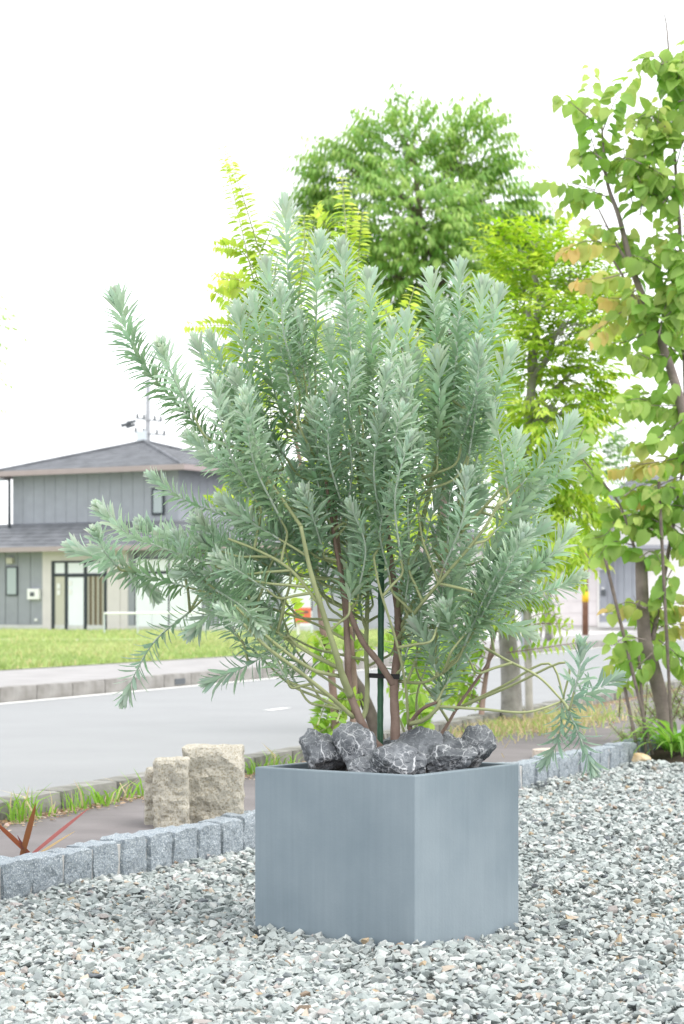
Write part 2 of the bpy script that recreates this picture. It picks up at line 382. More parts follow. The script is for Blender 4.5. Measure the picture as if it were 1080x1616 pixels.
sheet('far_pavement', [at(Fo, Fd, Fn, -80, 0.14), at(Fo, Fd, Fn, 160, 0.14), at(Fo, Fd, Fn, 160, 3.05), at(Fo, Fd, Fn, -80, 3.05)], 0.165, M['sidewalk'])
sheet('far_ground', [at(Fo, Fd, Fn, -80, 3.0), at(Fo, Fd, Fn, 400, 3.0), (400, 1500), (-1500, 1500), (-1500, -60)], 0.155, M['forecourt'])
LA = at(Fo, Fd, Fn, -14, 3.05); LB = at(Fo, Fd, Fn, 26, 3.05)
lawn_pts = [(LA.x, LA.y), (LB.x, LB.y), V(690, 0, 74).xy, V(-420, 0, 90).xy, V(-700, 0, 40).xy]
sheet('lawn', lawn_pts, 0.174, M['lawn'])
a_, b_ = V(-200, 0, 60), V(300, 0, 62)
sheet('garden_path', [V(-300, 0, 55).xy, V(240, 0, 53).xy, V(250, 0, 56).xy, V(-300, 0, 59).xy], 0.18, M['sidewalk'])
# painted edge line on the road, beside the far kerb
sheet('road_marking', [at(Fo, Fd, Fn, -60, -0.16), at(Fo, Fd, Fn, 150, -0.16), at(Fo, Fd, Fn, 150, -0.02), at(Fo, Fd, Fn, -60, -0.02)], 0.024, M['paint'])
for px, py in ((438, 1119),):
    c = G(px, py, 0.024)
    sheet('road_marking', [(c + Kd * 0.28 * i + Kn * 0.045 * j).xy for i, j in ((-1, -1), (1, -1), (1, 1), (-1, 1))], 0.024, M['paint'])

# ------------------------------------------------------------------ rough block tool
def rough_box(sx, sy, sz, n=4, amp=0.006, rnd=0.012, seed=0, freq=18, chip=None, oz=0.0):
    """a cut stone: subdivided box with rounded edges and an uneven surface; base at z = 0"""
    from mathutils import noise
    bm = bmesh.new(); bmesh.ops.create_cube(bm, size=1)
    bmesh.ops.subdivide_edges(bm, edges=bm.edges[:], cuts=n - 1, use_grid_fill=True)
    h = Vector((sx / 2, sy / 2, sz / 2)); off = Vector((seed * 3.7, seed * 1.3, seed * 7.1))
    for v in bm.verts:
        p = Vector((v.co.x * sx, v.co.y * sy, v.co.z * sz)); q = Vector(max(-h[i] + rnd, min(h[i] - rnd, p[i])) for i in range(3))
        dd = p - q
        if dd.length > 1e-6: p = q + dd.normalized() * min(dd.length, rnd)
        k = noise.noise_vector(p * freq + off) * amp + noise.noise_vector(p * freq * 2.7 + off) * amp * 0.5
        p = p + k
        if chip:
            for nn, dd_ in chip:
                e = p.dot(nn) - dd_
                if e > 0: p = p - nn * e
        v.co = p + Vector((0, 0, sz / 2 + oz))
    bmesh.ops.triangulate(bm, faces=bm.faces[:])
    me = bpy.data.meshes.new('stone'); bm.to_mesh(me); bm.free(); return me

# ------------------------------------------------------------------ granite edging between gravel and pavement
edging = thing('granite_edging', Bo + Bd * 0, 'row of grey granite blocks edging the gravel, mortared joints between', 'edging')
rzB = math.atan2(Bd.y, Bd.x); PITCH = 0.203
bvar = []
for k in range(7):
    me = rough_box(0.186 + 0.006 * (k % 3 - 1), 0.125, 0.24, 6, 0.010, 0.012, k + 1, 22); me.name = 'granite_block'; me.materials.append(M['granite']); bvar.append(me)
for i in range(-9, 84):
    c = at(Bo, Bd, Bn, (i + 0.5) * PITCH + 0.02, 0.066 + random.uniform(-0.006, 0.006))
    o = put('granite_block', bvar[(i * 5) % 7], M['granite'], edging, Vector((c.x, c.y, -0.10 + random.uniform(-0.008, 0.006))))
    o.rotation_euler = (random.uniform(-.02, .02), random.uniform(-.02, .02), rzB + random.uniform(-0.025, 0.025) + (math.pi if i % 2 else 0))
Geo().box(at(Bo, Bd, Bn, 7.6, 0.068) + Vector((0, 0, 0.0)), (18.8, 0.099, 0.246), rzB).build('mortar', M['mortar'], edging)

# ------------------------------------------------------------------ kerbs
def kerb(name, o, d, n, t0, t1, L, wid, z0, z1, m, label, skip=None):
    th = thing(name, o, label, 'kerb'); rz = math.atan2(d.y, d.x); var = []
    for k in range(4):
        me = rough_box(L - 0.012, wid, z1 - z0, 4, 0.006, 0.016, k + 11, 9); me.name = 'kerb_stone'; me.materials.append(m); var.append(me)
    for i in range(int(t0 / L), int(t1 / L)):
        if skip is not None and i == skip: continue
        c = at(o, d, n, (i + 0.5) * L, wid / 2)
        ob = put('kerb_stone', var[i % 4], m, th, Vector((c.x, c.y, z0 + random.uniform(-0.004, 0.004))))
        ob.rotation_euler = (0, 0, rz + random.uniform(-0.006, 0.006))
    return th
kerb('near_kerb', Ko, Kd, Kn, -8, 40, 0.6, 0.15, -0.05, 0.195, M['kerb_near'], 'weathered concrete kerb along the near side of the road, dirt stained')
INL = None
tI = None
pI = G(266, 1083, 0.02); tI = (Vector((pI.x, pI.y, 0)) - Fo).dot(Fd); INL = int(tI / 0.9)
fk = kerb('far_kerb', Fo, Fd, Fn, -12, 60, 0.9, 0.15, -0.05, 0.185, M['kerb'], 'pale concrete kerb along the far side of the road before the lawn')
# one kerb stone there has a drain slot with a dark mouth
c0 = at(Fo, Fd, Fn, (INL + 0.55) * 0.9, 0.006)
dr = Geo().box(Vector((c0.x, c0.y, 0.085)), (0.34, 0.03, 0.07), math.atan2(Fd.y, Fd.x)).build('drain_mouth', M['dark_grey'], fk)

# ================================================================== GRAVEL
def hull_template(npts, seed):
    r = np.random.default_rng(seed); bm = bmesh.new()
    P = r.normal(size=(npts, 3)); P /= np.linalg.norm(P, axis=1, keepdims=True); P *= r.uniform(0.8, 1.1, (npts, 1)); P *= np.array([1.0, r.uniform(0.6, 0.95), r.uniform(0.42, 0.75)])
    for p in P: bm.verts.new(p)
    res = bmesh.ops.convex_hull(bm, input=bm.verts[:])
    bmesh.ops.delete(bm, geom=[g for g in res['geom_interior'] if isinstance(g, bmesh.types.BMVert)], context='VERTS')
    bm.verts.index_update(); Vv = np.array([v.co[:] for v in bm.verts]); Ff = [tuple(v.index for v in f.verts) for f in bm.faces]; bm.free(); return Vv, Ff
def rotmats(K, tilt=0.5):
    a = rng.uniform(0, 2 * np.pi, K); tx = rng.normal(0, tilt, K); ty = rng.normal(0, tilt, K)
    ca, sa = np.cos(a), np.sin(a); Z = np.zeros(K); O = np.ones(K)
    Rz = np.stack([ca, -sa, Z, sa, ca, Z, Z, Z, O], 1).reshape(K, 3, 3)
    Rx = np.stack([O, Z, Z, Z, np.cos(tx), -np.sin(tx), Z, np.sin(tx), np.cos(tx)], 1).reshape(K, 3, 3)
    Ry = np.stack([np.cos(ty), Z, np.sin(ty), Z, O, Z, -np.sin(ty), Z, np.cos(ty)], 1).reshape(K, 3, 3)
    return Rx @ Ry @ Rz
# ---- planter frame first (the gravel banks up against it)
PCX, PCY, PA, PWID = 0.2158, 6.38, R(35.5), 0.60
eL = Vector((-math.cos(PA), math.sin(PA), 0)); eR = Vector((math.sin(PA), math.cos(PA), 0))
corner = Vector((PCX, PCY, 0)); pcen = corner + (eL + eR) * (PWID / 2)
sbp = G(1085, 1196, 0.02); sbx, sby = sbp.x + 0.25, sbp.y + 0.3
def gravel():
    N = 128000
    Y = np.sqrt(rng.uniform(5.0 ** 2, 15.5 ** 2, N)) if False else 5.0 * (15.8 / 5.0) ** rng.uniform(0, 1, N)
    X = rng.uniform(-1, 1, N); X = np.where(X < 0, X * (0.20 * Y + 0.15), X * (0.19 * Y + 1.3))
    # keep the gravel side of the edging
    dB = (X - Bo.x) * Bn.x + (Y - Bo.y) * Bn.y
    a = (X - pcen.x) * eL.x + (Y - pcen.y) * eL.y; b = (X - pcen.x) * eR.x + (Y - pcen.y) * eR.y
    cheb = np.maximum(np.abs(a), np.abs(b)) - PWID / 2
    soilbed = ((X - sbx) / 0.72) ** 2 + ((Y - sby) / 0.95) ** 2 < 1
    keep = (dB < -0.006) & (cheb > 0.012) & ~soilbed
    X, Y, a, b, cheb = X[keep], Y[keep], a[keep], b[keep], cheb[keep]; K = len(X)
    S = rng.lognormal(math.log(0.0156), 0.34, K) * (1 + 0.25 * np.clip((Y - 8) / 8, 0, 1)); S = np.clip(S, 0.007, 0.031)
    hum = 0.012 * np.sin(X * 3.1 + 1) * np.sin(Y * 2.3) + 0.008 * np.sin(X * 7 + Y * 5)
    bank = 0.03 * np.exp(-np.clip(cheb, 0, 9) / 0.05) * (0.25 + 0.75 * ((a > 0.12) | (b > 0.12))) * (np.abs(np.sin(a * 17 + b * 11 + 0.6)) * 0.7 + 0.3)
    Zc = hum + bank + rng.uniform(-0.012, 0.016, K)
    base = np.array([[0.47, 0.51, 0.495], [0.40, 0.44, 0.43], [0.55, 0.58, 0.565], [0.35, 0.395, 0.385], [0.62, 0.64, 0.62], [0.28, 0.31, 0.315],
                     [0.52, 0.45, 0.37], [0.44, 0.40, 0.38], [0.30, 0.23, 0.17], [0.15, 0.165, 0.18], [0.46, 0.36, 0.24]])
    C = base[rng.choice(11, K, p=[0.25, 0.21, 0.17, 0.13, 0.10, 0.06, 0.022, 0.03, 0.008, 0.014, 0.006])] * rng.uniform(0.78, 1.0, (K, 1))
    return X, Y, Zc, S, C
gx, gy, gz, gs, gc = gravel()
var_id = rng.integers(0, 16, len(gx)); Pall = []; faces_all = []; lens_all = []; tint_all = []; nbase = 0
for k in range(16):
    T, tf = hull_template(10, 100 + k); sel = np.where(var_id == k)[0]; K = len(sel); nv = len(T)
    Q = np.einsum('kij,kvj->kvi', rotmats(K, 0.38), T[None] * gs[sel][:, None, None]) + np.stack([gx[sel], gy[sel], gz[sel]], 1)[:, None, :]
    Pall.append(Q.reshape(-1, 3)); tfa = np.array(tf); faces_all.append((tfa[None] + (np.arange(K) * nv)[:, None, None]).reshape(-1, 3) + nbase)
    tint_all.append(np.repeat(gc[sel], nv, axis=0)); nbase += K * nv
P_ = np.concatenate(Pall); Fa = np.concatenate(faces_all); gt = np.concatenate(tint_all)
gme = big_mesh('gravel', P_, [(0, 1, 2)], 0, 3, gt) if False else bpy.data.meshes.new('gravel')
gme.vertices.add(len(P_)); gme.vertices.foreach_set('co', P_.astype(np.float32).ravel())
gme.loops.add(Fa.size); gme.loops.foreach_set('vertex_index', Fa.astype(np.int32).ravel())
gme.polygons.add(len(Fa)); gme.polygons.foreach_set('loop_start', (np.arange(len(Fa)) * 3).astype(np.int32))
at_ = gme.attributes.new('tint', 'FLOAT_COLOR', 'POINT'); t4 = np.ones((len(P_), 4), np.float32); t4[:, :3] = gt; at_.data.foreach_set('color', t4.ravel())
gme.update(calc_edges=True); gme.shade_flat()
tag(put('gravel', gme, M['gravel']), 'pale grey crushed stone gravel spread around the planter', 'gravel', kind='stuff')

# ================================================================== PLANTER, ROCKS
RIM = HC - (1224 - HY) / F * PCY                      # height of the rim
planter = thing('planter', (pcen.x, pcen.y, 0), 'large square blue grey planter box standing on the gravel', 'planter')
def planter_mesh():
    bm = bmesh.new(); h = PWID / 2; i = h - 0.026; zb, zt, zi = -0.07, RIM, RIM - 0.16
    def ring(r, z): return [bm.verts.new(eL * (sx * r) + eR * (sy * r) + Vector((0, 0, z))) for sx, sy in ((-1, -1), (1, -1), (1, 1), (-1, 1))]
    A, B, C, D = ring(h, zb), ring(h, zt), ring(i, zt), ring(i, zi)
    for X, Y in ((A, B), (B, C), (C, D)):
        for k in range(4): bm.faces.new((X[k], X[(k + 1) % 4], Y[(k + 1) % 4], Y[k]))
    bm.faces.new(A[::-1]); bm.faces.new(D)
    bmesh.ops.recalc_face_normals(bm, faces=bm.faces[:])
    eds = [e for e in bm.edges if e.calc_length() > 0.1 and not (e.verts[0].co.z < zi + 0.001 and e.verts[1].co.z < zi + 0.001)]
    bmesh.ops.bevel(bm, geom=eds, offset=0.004, segments=2, affect='EDGES', profile=0.5)
    me = bpy.data.meshes.new('box'); bm.to_mesh(me); bm.free(); return me
put('box', planter_mesh(), M['fibre'], planter)
sg = Geo(); ns = 12; hs = PWID / 2 - 0.027
for a in range(ns + 1):
    for b in range(ns + 1):
        u, v = (a / ns * 2 - 1) * hs, (b / ns * 2 - 1) * hs
        p = pcen + eL * u + eR * v; sg.v.append(Vector((p.x, p.y, RIM - 0.035 + random.uniform(-.008, .008))))
sg.f = [(a * (ns + 1) + b, (a + 1) * (ns + 1) + b, (a + 1) * (ns + 1) + b + 1, a * (ns + 1) + b + 1) for a in range(ns) for b in range(ns)]
sg.build('soil', M['soil'], planter, smooth=True)
def boulder(seed, sx, sy, sz, sub=4, planes=11, rough=0.05):
    from mathutils import noise
    r = random.Random(seed); bm = bmesh.new(); bmesh.ops.create_icosphere(bm, subdivisions=sub, radius=1)
    pl = []
    for _ in range(planes):
        n = Vector((r.gauss(0, 1), r.gauss(0, 1), r.gauss(0, 1))).normalized(); pl.append((n, r.uniform(0.50, 0.88)))
    off = Vector((seed * 1.7, seed * 0.9, seed * 2.3))
    for v in bm.verts:
        d = v.co.normalized(); q = 1.0
        for n, dd in pl:
            c = d.dot(n)
            if c > 0: q = min(q, dd / c)
        q *= 1 + rough * noise.noise(d * 2.3 + off) * 1.6 + rough * 0.9 * noise.noise(d * 6 + off) + rough * 0.5 * noise.noise(d * 13 + off)
        v.co = Vector((d.x * q * sx, d.y * q * sy, d.z * q * sz))
    me = bpy.data.meshes.new('rock'); bm.to_mesh(me); bm.free(); me.shade_smooth()
    try: me.set_sharp_from_angle(angle=R(32))
    except Exception: pass
    return me
ROCKS = [  # px centre, py centre, width px, height px, depth offset from the planter centre, label
    (516, 1192, 78, 64, 0.00, 'veined grey rock with one pale brownish shoulder, beside the left planter wall', 0.2),
    (566, 1187, 64, 74, -0.08, 'dark pointed slate grey rock leaning under the sloping stem', -0.5),
    (584, 1213, 44, 28, -0.20, 'small dark rock low at the front rim between two larger ones', 0.1),
    (625, 1202, 74, 52, -0.24, 'blocky grey rock with white veins at the front planter corner', 0.0),
    (664, 1186, 66, 56, -0.02, 'rounded grey rock covered with a net of white veins behind the front rocks', 0.3),
    (705, 1200, 80, 52, -0.06, 'wide sloping veined grey rock against the right planter rim', -0.1),
    (747, 1186, 52, 62, 0.04, 'upright dark blocky rock with white streaks at the right planter corner', 0.25),
    (606, 1185, 40, 40, 0.10, 'small grey rock behind the foot of the stems', 0.0),
    (545, 1182, 46, 40, 0.20, 'grey rock tucked at the back behind the dark pointed rock', 0.0),
    (690, 1178, 50, 40, 0.22, 'low grey rock at the back of the planter', 0.0)]
for k, (px, py, wp, hp, dy, lb, rot) in enumerate(ROCKS):
    Yr = pcen.y + dy; s_ = F / Yr; p = V(px, py, Yr)
    me = boulder(40 + k * 3, wp / s_ * 0.74, wp / s_ * 0.60, hp / s_ * 0.70, 5, 11, 0.085)
    o = put('rock', me, M['rock'], None, p); o.rotation_euler = (0.0, rot, random.uniform(-.4, .4))
    tag(o, lb, 'rock', 'rocks filling the planter')

# ================================================================== THE SILVER SHRUB
YC = pcen.y
shrub = thing('silver_shrub', (pcen.x, pcen.y, RIM - 0.04), 'silvery green leafed bushy shrub growing out of the square planter', 'shrub')
def S(px, py, dy=0.0): return V(px, py, YC + dy)
STEMS = [  # (px, py, depth offset) ..., start radius px, end radius px, material
    ([(623, 1192, 0.0), (624, 1140, 0.0), (622, 1085, 0.0), (627, 1030, 0.02), (628, 970, 0.03), (620, 905, 0.04), (612, 840, 0.05), (606, 740, 0.05), (600, 640, 0.05)], 8.5, 3.0, 'stem'),
    ([(622, 1082, 0.0), (598, 1045, -0.03), (572, 1012, -0.06), (552, 965, -0.09), (540, 915, -0.12), (528, 850, -0.14), (515, 760, -0.16)], 6.0, 2.5, 'stem'),
    ([(606, 1188, 0.0), (580, 1158, -0.02), (562, 1120, -0.03), (551, 1085, -0.04), (549, 1030, -0.05), (546, 970, -0.04), (540, 915, -0.03), (532, 840, 0.0), (524, 740, 0.02)], 8.0, 3.0, 'stem'),
    ([(553, 1098, -0.04), (540, 1064, -0.10), (530, 1030, -0.14), (508, 960, -0.18), (490, 900, -0.22), (475, 830, -0.25)], 6.5, 3.0, 'young_stem'),
    ([(570, 1138, -0.02), (578, 1118, 0.02), (580, 1080, 0.05), (578, 1020, 0.08), (580, 940, 0.10), (575, 840, 0.12), (565, 740, 0.14)], 4.5, 3.0, 'young_stem'),
    ([(558, 1132, -0.03), (520, 1098, -0.12), (470, 1058, -0.2), (420, 1020, -0.26), (385, 985, -0.3)], 3.6, 2.2, 'young_stem'),
    ([(540, 1068, -0.08), (492, 1056, -0.16), (440, 1020, -0.22), (400, 985, -0.26), (370, 955, -0.28)], 3.3, 2.0, 'young_stem'),
    ([(538, 1056, -0.09), (488, 1030, -0.1), (438, 998, -0.08), (400, 968, -0.06)], 3.6, 2.0, 'young_stem'),
    ([(626, 985, 0.03), (655, 880, 0.06), (672, 800, 0.08), (690, 720, 0.1), (700, 660, 0.1)], 5.0, 3.0, 'young_stem'),
    ([(627, 960, 0.03), (640, 880, -0.05), (648, 800, -0.1), (650, 730, -0.12), (648, 660, -0.1)], 3.5, 2.2, 'young_stem'),
    ([(628, 1000, 0.03), (670, 920, 0.0), (720, 850, 0.0), (765, 800, 0.0), (800, 760, 0.0)], 3.6, 2.2, 'young_stem'),
    ([(627, 1010, 0.02), (660, 960, -0.1), (710, 900, -0.2), (760, 840, -0.25), (790, 790, -0.27)], 3.2, 2.0, 'young_stem'),
    ([(634, 1186, 0.02), (646, 1160, 0.02), (650, 1138, 0.0), (668, 1118, -0.05), (690, 1108, -0.08)], 4.0, 2.6, 'stem'),
    ([(648, 1142, 0.0), (670, 1136, -0.05), (688, 1120, -0.08), (696, 1104, -0.09)], 4.0, 2.8, 'young_stem'),
    ([(640, 1188, 0.1), (690, 1165, 0.14), (726, 1110, 0.16), (762, 1060, 0.17), (780, 1030, 0.18)], 3.0, 2.2, 'stem'),
    ([(630, 1075, 0.02), (668, 1077, -0.06), (700, 1062, -0.1)], 2.8, 2.0, 'young_stem'),
    ([(628, 1010, 0.02), (690, 990, 0.02), (760, 1020, 0.0), (800, 1042, -0.02), (850, 1068, -0.04), (888, 1106, -0.05)], 2.8, 1.8, 'young_stem'),
    ([(645, 1150, 0.02), (640, 1080, -0.06), (625, 1010, -0.14), (600, 930, -0.2), (590, 880, -0.22)], 2.4, 1.8, 'young_stem'),
    ([(505, 955, -0.18), (460, 900, -0.2), (410, 870, -0.2), (360, 850, -0.18)], 3.0, 2.0, 'young_stem'),
    ([(475, 830, -0.25), (440, 780, -0.2), (410, 740, -0.12), (380, 710, -0.08)], 3.0, 2.0, 'young_stem'),
    ([(524, 740, 0.02), (500, 680, 0.02), (480, 620, 0.0), (470, 560, 0.0)], 3.0, 2.0, 'young_stem'),
    ([(515, 760, -0.16), (490, 710, -0.1), (460, 670, -0.05), (440, 640, 0)], 2.6, 2.0, 'young_stem'),
    ([(690, 720, 0.1), (715, 680, 0.05), (735, 640, 0.0)], 2.6, 2.0, 'young_stem'),
]
anchors = []
for pts, r0, r1, m_ in STEMS:
    sp = spline([S(*p) for p in pts], 6); n = len(sp); s_ = F / YC
    Geo().tube(sp, [(r0 + (r1 - r0) * i / (n - 1)) / s_ * 1.0 * (1 + 0.05 * math.sin(i * 1.7)) for i in range(n)], 8).build('stem', M[m_], shrub, smooth=True)
    anchors += sp[2:]
# shoots: [(px,py,dy) base ... tip], given tip-first in the list below
SH = [
    [(450, 318), (456, 440), (478, 580)], [(505, 375), (500, 470), (498, 590)], [(540, 385), (548, 500), (566, 640)],
    [(583, 435), (586, 530), (590, 640)], [(620, 512), (616, 600), (610, 700)], [(680, 432), (690, 540), (700, 660)],
    [(726, 418), (724, 510), (716, 620)], [(763, 445), (752, 540), (732, 640)], [(786, 458), (772, 550), (748, 660)],
    [(640, 500), (648, 580), (655, 680)], [(420, 415), (436, 520), (466, 640)], [(374, 488), (398, 600), (440, 720)],
    [(398, 470), (420, 570), (452, 680)], [(308, 536), (350, 620), (412, 740)], [(332, 530), (362, 610), (408, 690)],
    [(183, 468), (212, 552), (262, 618), (318, 678), (380, 735)], [(254, 545), (272, 592), (306, 655)],
    [(585, 562), (580, 650), (572, 740)], [(655, 560), (658, 640), (662, 720)], [(730, 520), (716, 600), (700, 690)],
    [(806, 552), (780, 630), (742, 710)], [(756, 566), (752, 640), (740, 720)], [(694, 640), (702, 700), (712, 770)],
    [(726, 648), (716, 700), (700, 770)], [(775, 640), (790, 700), (800, 770)], [(904, 662), (872, 715), (822, 765)],
    [(916, 708), (880, 750), (826, 790)], [(815, 690), (812, 740), (800, 800)], [(548, 722), (515, 775), (468, 835)],
    [(240, 752), (285, 785), (345, 810), (420, 840)], [(158, 802), (196, 838), (250, 862), (330, 890)],
    [(150, 838), (165, 870), (185, 893)], [(113, 862), (165, 885), (220, 905), (290, 925)],
    [(246, 942), (225, 915), (196, 890)], [(196, 1105), (215, 1060), (246, 1010), (300, 965)],
    [(330, 1078), (362, 1062), (400, 1045), (448, 1010)], [(255, 840), (300, 855), (350, 870)],
    [(530, 850), (540, 895), (548, 950)], [(598, 846), (600, 890), (604, 950)], [(560, 862), (556, 900), (552, 950)],
    [(762, 905), (742, 970), (716, 1040), (694, 1104)], [(690, 1092), (694, 1108), (692, 1116)], [(702, 960), (716, 1000), (740, 1040)],
    [(900, 838), (866, 880), (812, 915)], [(918, 910), (872, 930), (800, 945)], [(918, 1018), (914, 1060), (906, 1092)],
    [(975, 1068), (935, 1092), (890, 1106)], [(858, 1206), (882, 1165), (888, 1108)], [(936, 1216), (918, 1170), (892, 1108)],
    [(790, 850), (770, 890), (752, 940)], [(850, 760), (820, 800), (780, 840)], [(860, 830), (820, 860), (770, 880)],
    [(440, 590), (462, 650), (490, 720)], [(495, 640), (500, 700), (508, 770)], [(350, 640), (390, 690), (440, 750)],
    [(320, 720), (370, 750), (440, 790)], [(300, 690), (350, 730), (410, 770)], [(370, 590), (400, 650), (450, 720)],
    [(470, 505), (482, 580), (500, 660)], [(520, 520), (526, 600), (536, 680)], [(630, 580), (628, 660), (622, 740)],
    [(690, 560), (694, 640), (690, 720)], [(770, 690), (760, 740), (740, 800)], [(640, 690), (650, 750), (660, 810)],
    [(410, 990), (385, 960), (340, 930)], [(300, 1000), (330, 970), (380, 945)], [(280, 905), (330, 905), (390, 915)],
    [(395, 870), (420, 890), (470, 905)], [(430, 830), (455, 860), (490, 890)], [(480, 780), (495, 820), (510, 870)],
    [(350, 790), (390, 820), (440, 850)], [(700, 830), (680, 870), (650, 920)], [(760, 780), (730, 820), (690, 860)],
    [(830, 900), (790, 925), (730, 950)], [(840, 1000), (800, 985), (740, 980)], [(655, 985), (670, 1010), (690, 1060)],
    [(345, 880), (375, 900), (420, 930)], [(655, 900), (662, 950), (660, 1010)], [(720, 890), (712, 940), (690, 990)], [(800, 900), (775, 950), (735, 1000)],
    [(860, 880), (830, 915), (780, 960)], [(745, 1000), (730, 1040), (705, 1080)], [(640, 860), (645, 900), (640, 950)], [(820, 830), (800, 870), (760, 920)], [(680, 1010), (690, 1050), (694, 1095)],
    [(480, 690), (498, 750), (520, 820)], [(410, 780), (440, 820), (480, 860)], [(370, 960), (400, 975), (450, 1000)], [(330, 930), (370, 940), (430, 960)], [(225, 830), (262, 850), (310, 870)], [(310, 820), (345, 850), (400, 880)],
]
LEN, WID = 0.073, 0.0142
SILV, MIDG, OLDG = (0.62, 0.70, 0.59), (0.44, 0.58, 0.41), (0.27, 0.40, 0.205)
leaves = Leaves('blade')
def shoot(pts, bare=0.0, scale=1.0, pitch=0.0042, old=0.0):
    sp = spline(pts, 10); n = len(sp)
    seg = [0.0]
    for i in range(1, n): seg.append(seg[-1] + (sp[i] - sp[i - 1]).length)
    L = seg[-1]; s_ = L * bare; k = random.randint(0, 99); i = 0
    droop = random.uniform(-0.1, 0.25)
    while s_ < L:
        while i < n - 2 and seg[i + 1] < s_: i += 1
        f = (s_ - seg[i]) / max(1e-6, seg[i + 1] - seg[i]); p = sp[i].lerp(sp[i + 1], f); t = (sp[i + 1] - sp[i]).normalized()
        rem = L - s_; k += 1
        ang = k * 2.39996 + random.uniform(-.25, .25)
        ref = t.cross(Vector((0.21, 0.55, 0.8))).normalized(); b = t.cross(ref); rad = ref * math.cos(ang) + b * math.sin(ang)
        th = R(14) + R(46) * min(1, rem / 0.11) + R(14) * min(1, rem / 0.4) + random.uniform(-.14, .14)
        ll = LEN * scale * (0.42 + 0.58 * min(1, rem / 0.045)) * random.uniform(0.82, 1.15) * (1.0 - 0.12 * min(1, rem / 0.4))
        d = t * math.cos(th) + rad * math.sin(th); d.z -= droop * min(1, rem / 0.3) * 0.35
        up = t * math.sin(th) - rad * math.cos(th)
        y = min(1, rem / 0.16)
        c = mixc(SILV, MIDG, min(1, y * 1.25)) if y < 0.8 else mixc(MIDG, OLDG, min(1, max(0, (rem - 0.13) / 0.26)) * 0.9)
        c = mixc(c, (0.20, 0.32, 0.25), old)
        leaves.add(p + rad * 0.002, d, up + rv(0.12), ll, WID * scale * random.uniform(0.85, 1.15) * (0.85 if rem < 0.03 else 1) * 5, jit(c, 0.14))
        s_ += pitch * random.uniform(0.7, 1.3) * (0.55 if rem < 0.05 else 1)
    Geo().tube(sp, [0.0038 - 0.0022 * j / (n - 1) for j in range(n)], 5).build('shoot_axis', M['shoot_axis'], shrub, smooth=True)
def connect(p, t):
    """a thin twig from the foot of a shoot back to the nearest stem point below it"""
    best, bd = None, 1e9
    for q in anchors:
        if q.z > p.z - 0.01: continue
        v = p - q; L = v.length
        if L < 0.03: continue
        d = L * (1 + 3.2 * (1 - v.dot(t) / L))
        if d < bd: best, bd, bl = q, d, L
    if best is None or bl > 1.3: return
    m1 = p - t * (bl * 0.38); pts = spline([best, best.lerp(m1, 0.5), m1, p], 5); n = len(pts)
    Geo().tube(pts, [0.0052 - 0.0018 * j / (n - 1) for j in range(n)], 5).build('twig', M['young_stem'], shrub, smooth=True)
SH.sort(key=lambda P: -sum(math.dist(a, b) for a, b in zip(P, P[1:])))          # long branches first: short ones may spring from them
for k, pp in enumerate(SH):
    r = random.Random(k * 13 + 5); d0 = r.uniform(-0.22, 0.2); tilt = r.uniform(-0.14, 0.14)
    pp = pp[::-1]; n = len(pp)
    pts = [S(x, y, d0 + tilt * i / (n - 1)) for i, (x, y) in enumerate(pp)]
    droopers = pp[-1][1] > 1000
    shoot(pts, 0.0, 1.15 if pp[-1][0] == 183 else r.uniform(0.92, 1.08), 0.0026 if pp[-1][0] == 183 else 0.0056 if droopers else 0.0034, (0.6 if pp[-1][0] > 800 else 0.35) if droopers else r.uniform(0, 0.22))
    connect(pts[0], (pts[1] - pts[0]).normalized())
    if len(pp) > 3: anchors += spline(pts, 6)[:-5]
# the inside of the crown
from mathutils import geometry as mg
CROWN = [(455, 400), (540, 450), (620, 560), (690, 480), (770, 500), (790, 600), (850, 700), (870, 760), (850, 860), (780, 930), (700, 960), (610, 900), (520, 900), (430, 960), (340, 980), (290, 900), (250, 850), (330, 790), (350, 700), (330, 600), (390, 530)]
def inside(x, y, P):
    c = False; j = len(P) - 1
    for i in range(len(P)):
        if (P[i][1] > y) != (P[j][1] > y) and x < (P[j][0] - P[i][0]) * (y - P[i][1]) / (P[j][1] - P[i][1]) + P[i][0]: c = not c
        j = i
    return c
rr = random.Random(77); cnt = 0
while cnt < 84:
    x, y = rr.uniform(250, 880), rr.uniform(390, 985)
    if not inside(x, y, CROWN): continue
    if 490 < x < 640 and y > 830: continue
    if 590 < x < 780 and 740 < y < 860 and rr.random() < 0.6: continue
    cnt += 1
    dx, dy_ = x - 600, y - 1090; l = math.hypot(dx, dy_); ux, uy = dx / l * 0.85, dy_ / l - 0.35; l2 = math.hypot(ux, uy); ux /= l2; uy /= l2
    Ls = rr.uniform(110, 210); dd = rr.uniform(-0.42, 0.42); bend = rr.uniform(-18, 18)
    pts = [S(x - ux * Ls, y - uy * Ls, dd * 0.55), S(x - ux * Ls * 0.5 + bend * uy, y - uy * Ls * 0.5 - bend * ux, dd * 0.8), S(x, y, dd)]
    shoot(pts, 0.0, rr.uniform(0.8, 1.0), 0.0046, rr.uniform(0, 0.35)); connect(pts[0], (pts[1] - pts[0]).normalized())
leaves.finish(shrub, M['silver_leaf'], 300)

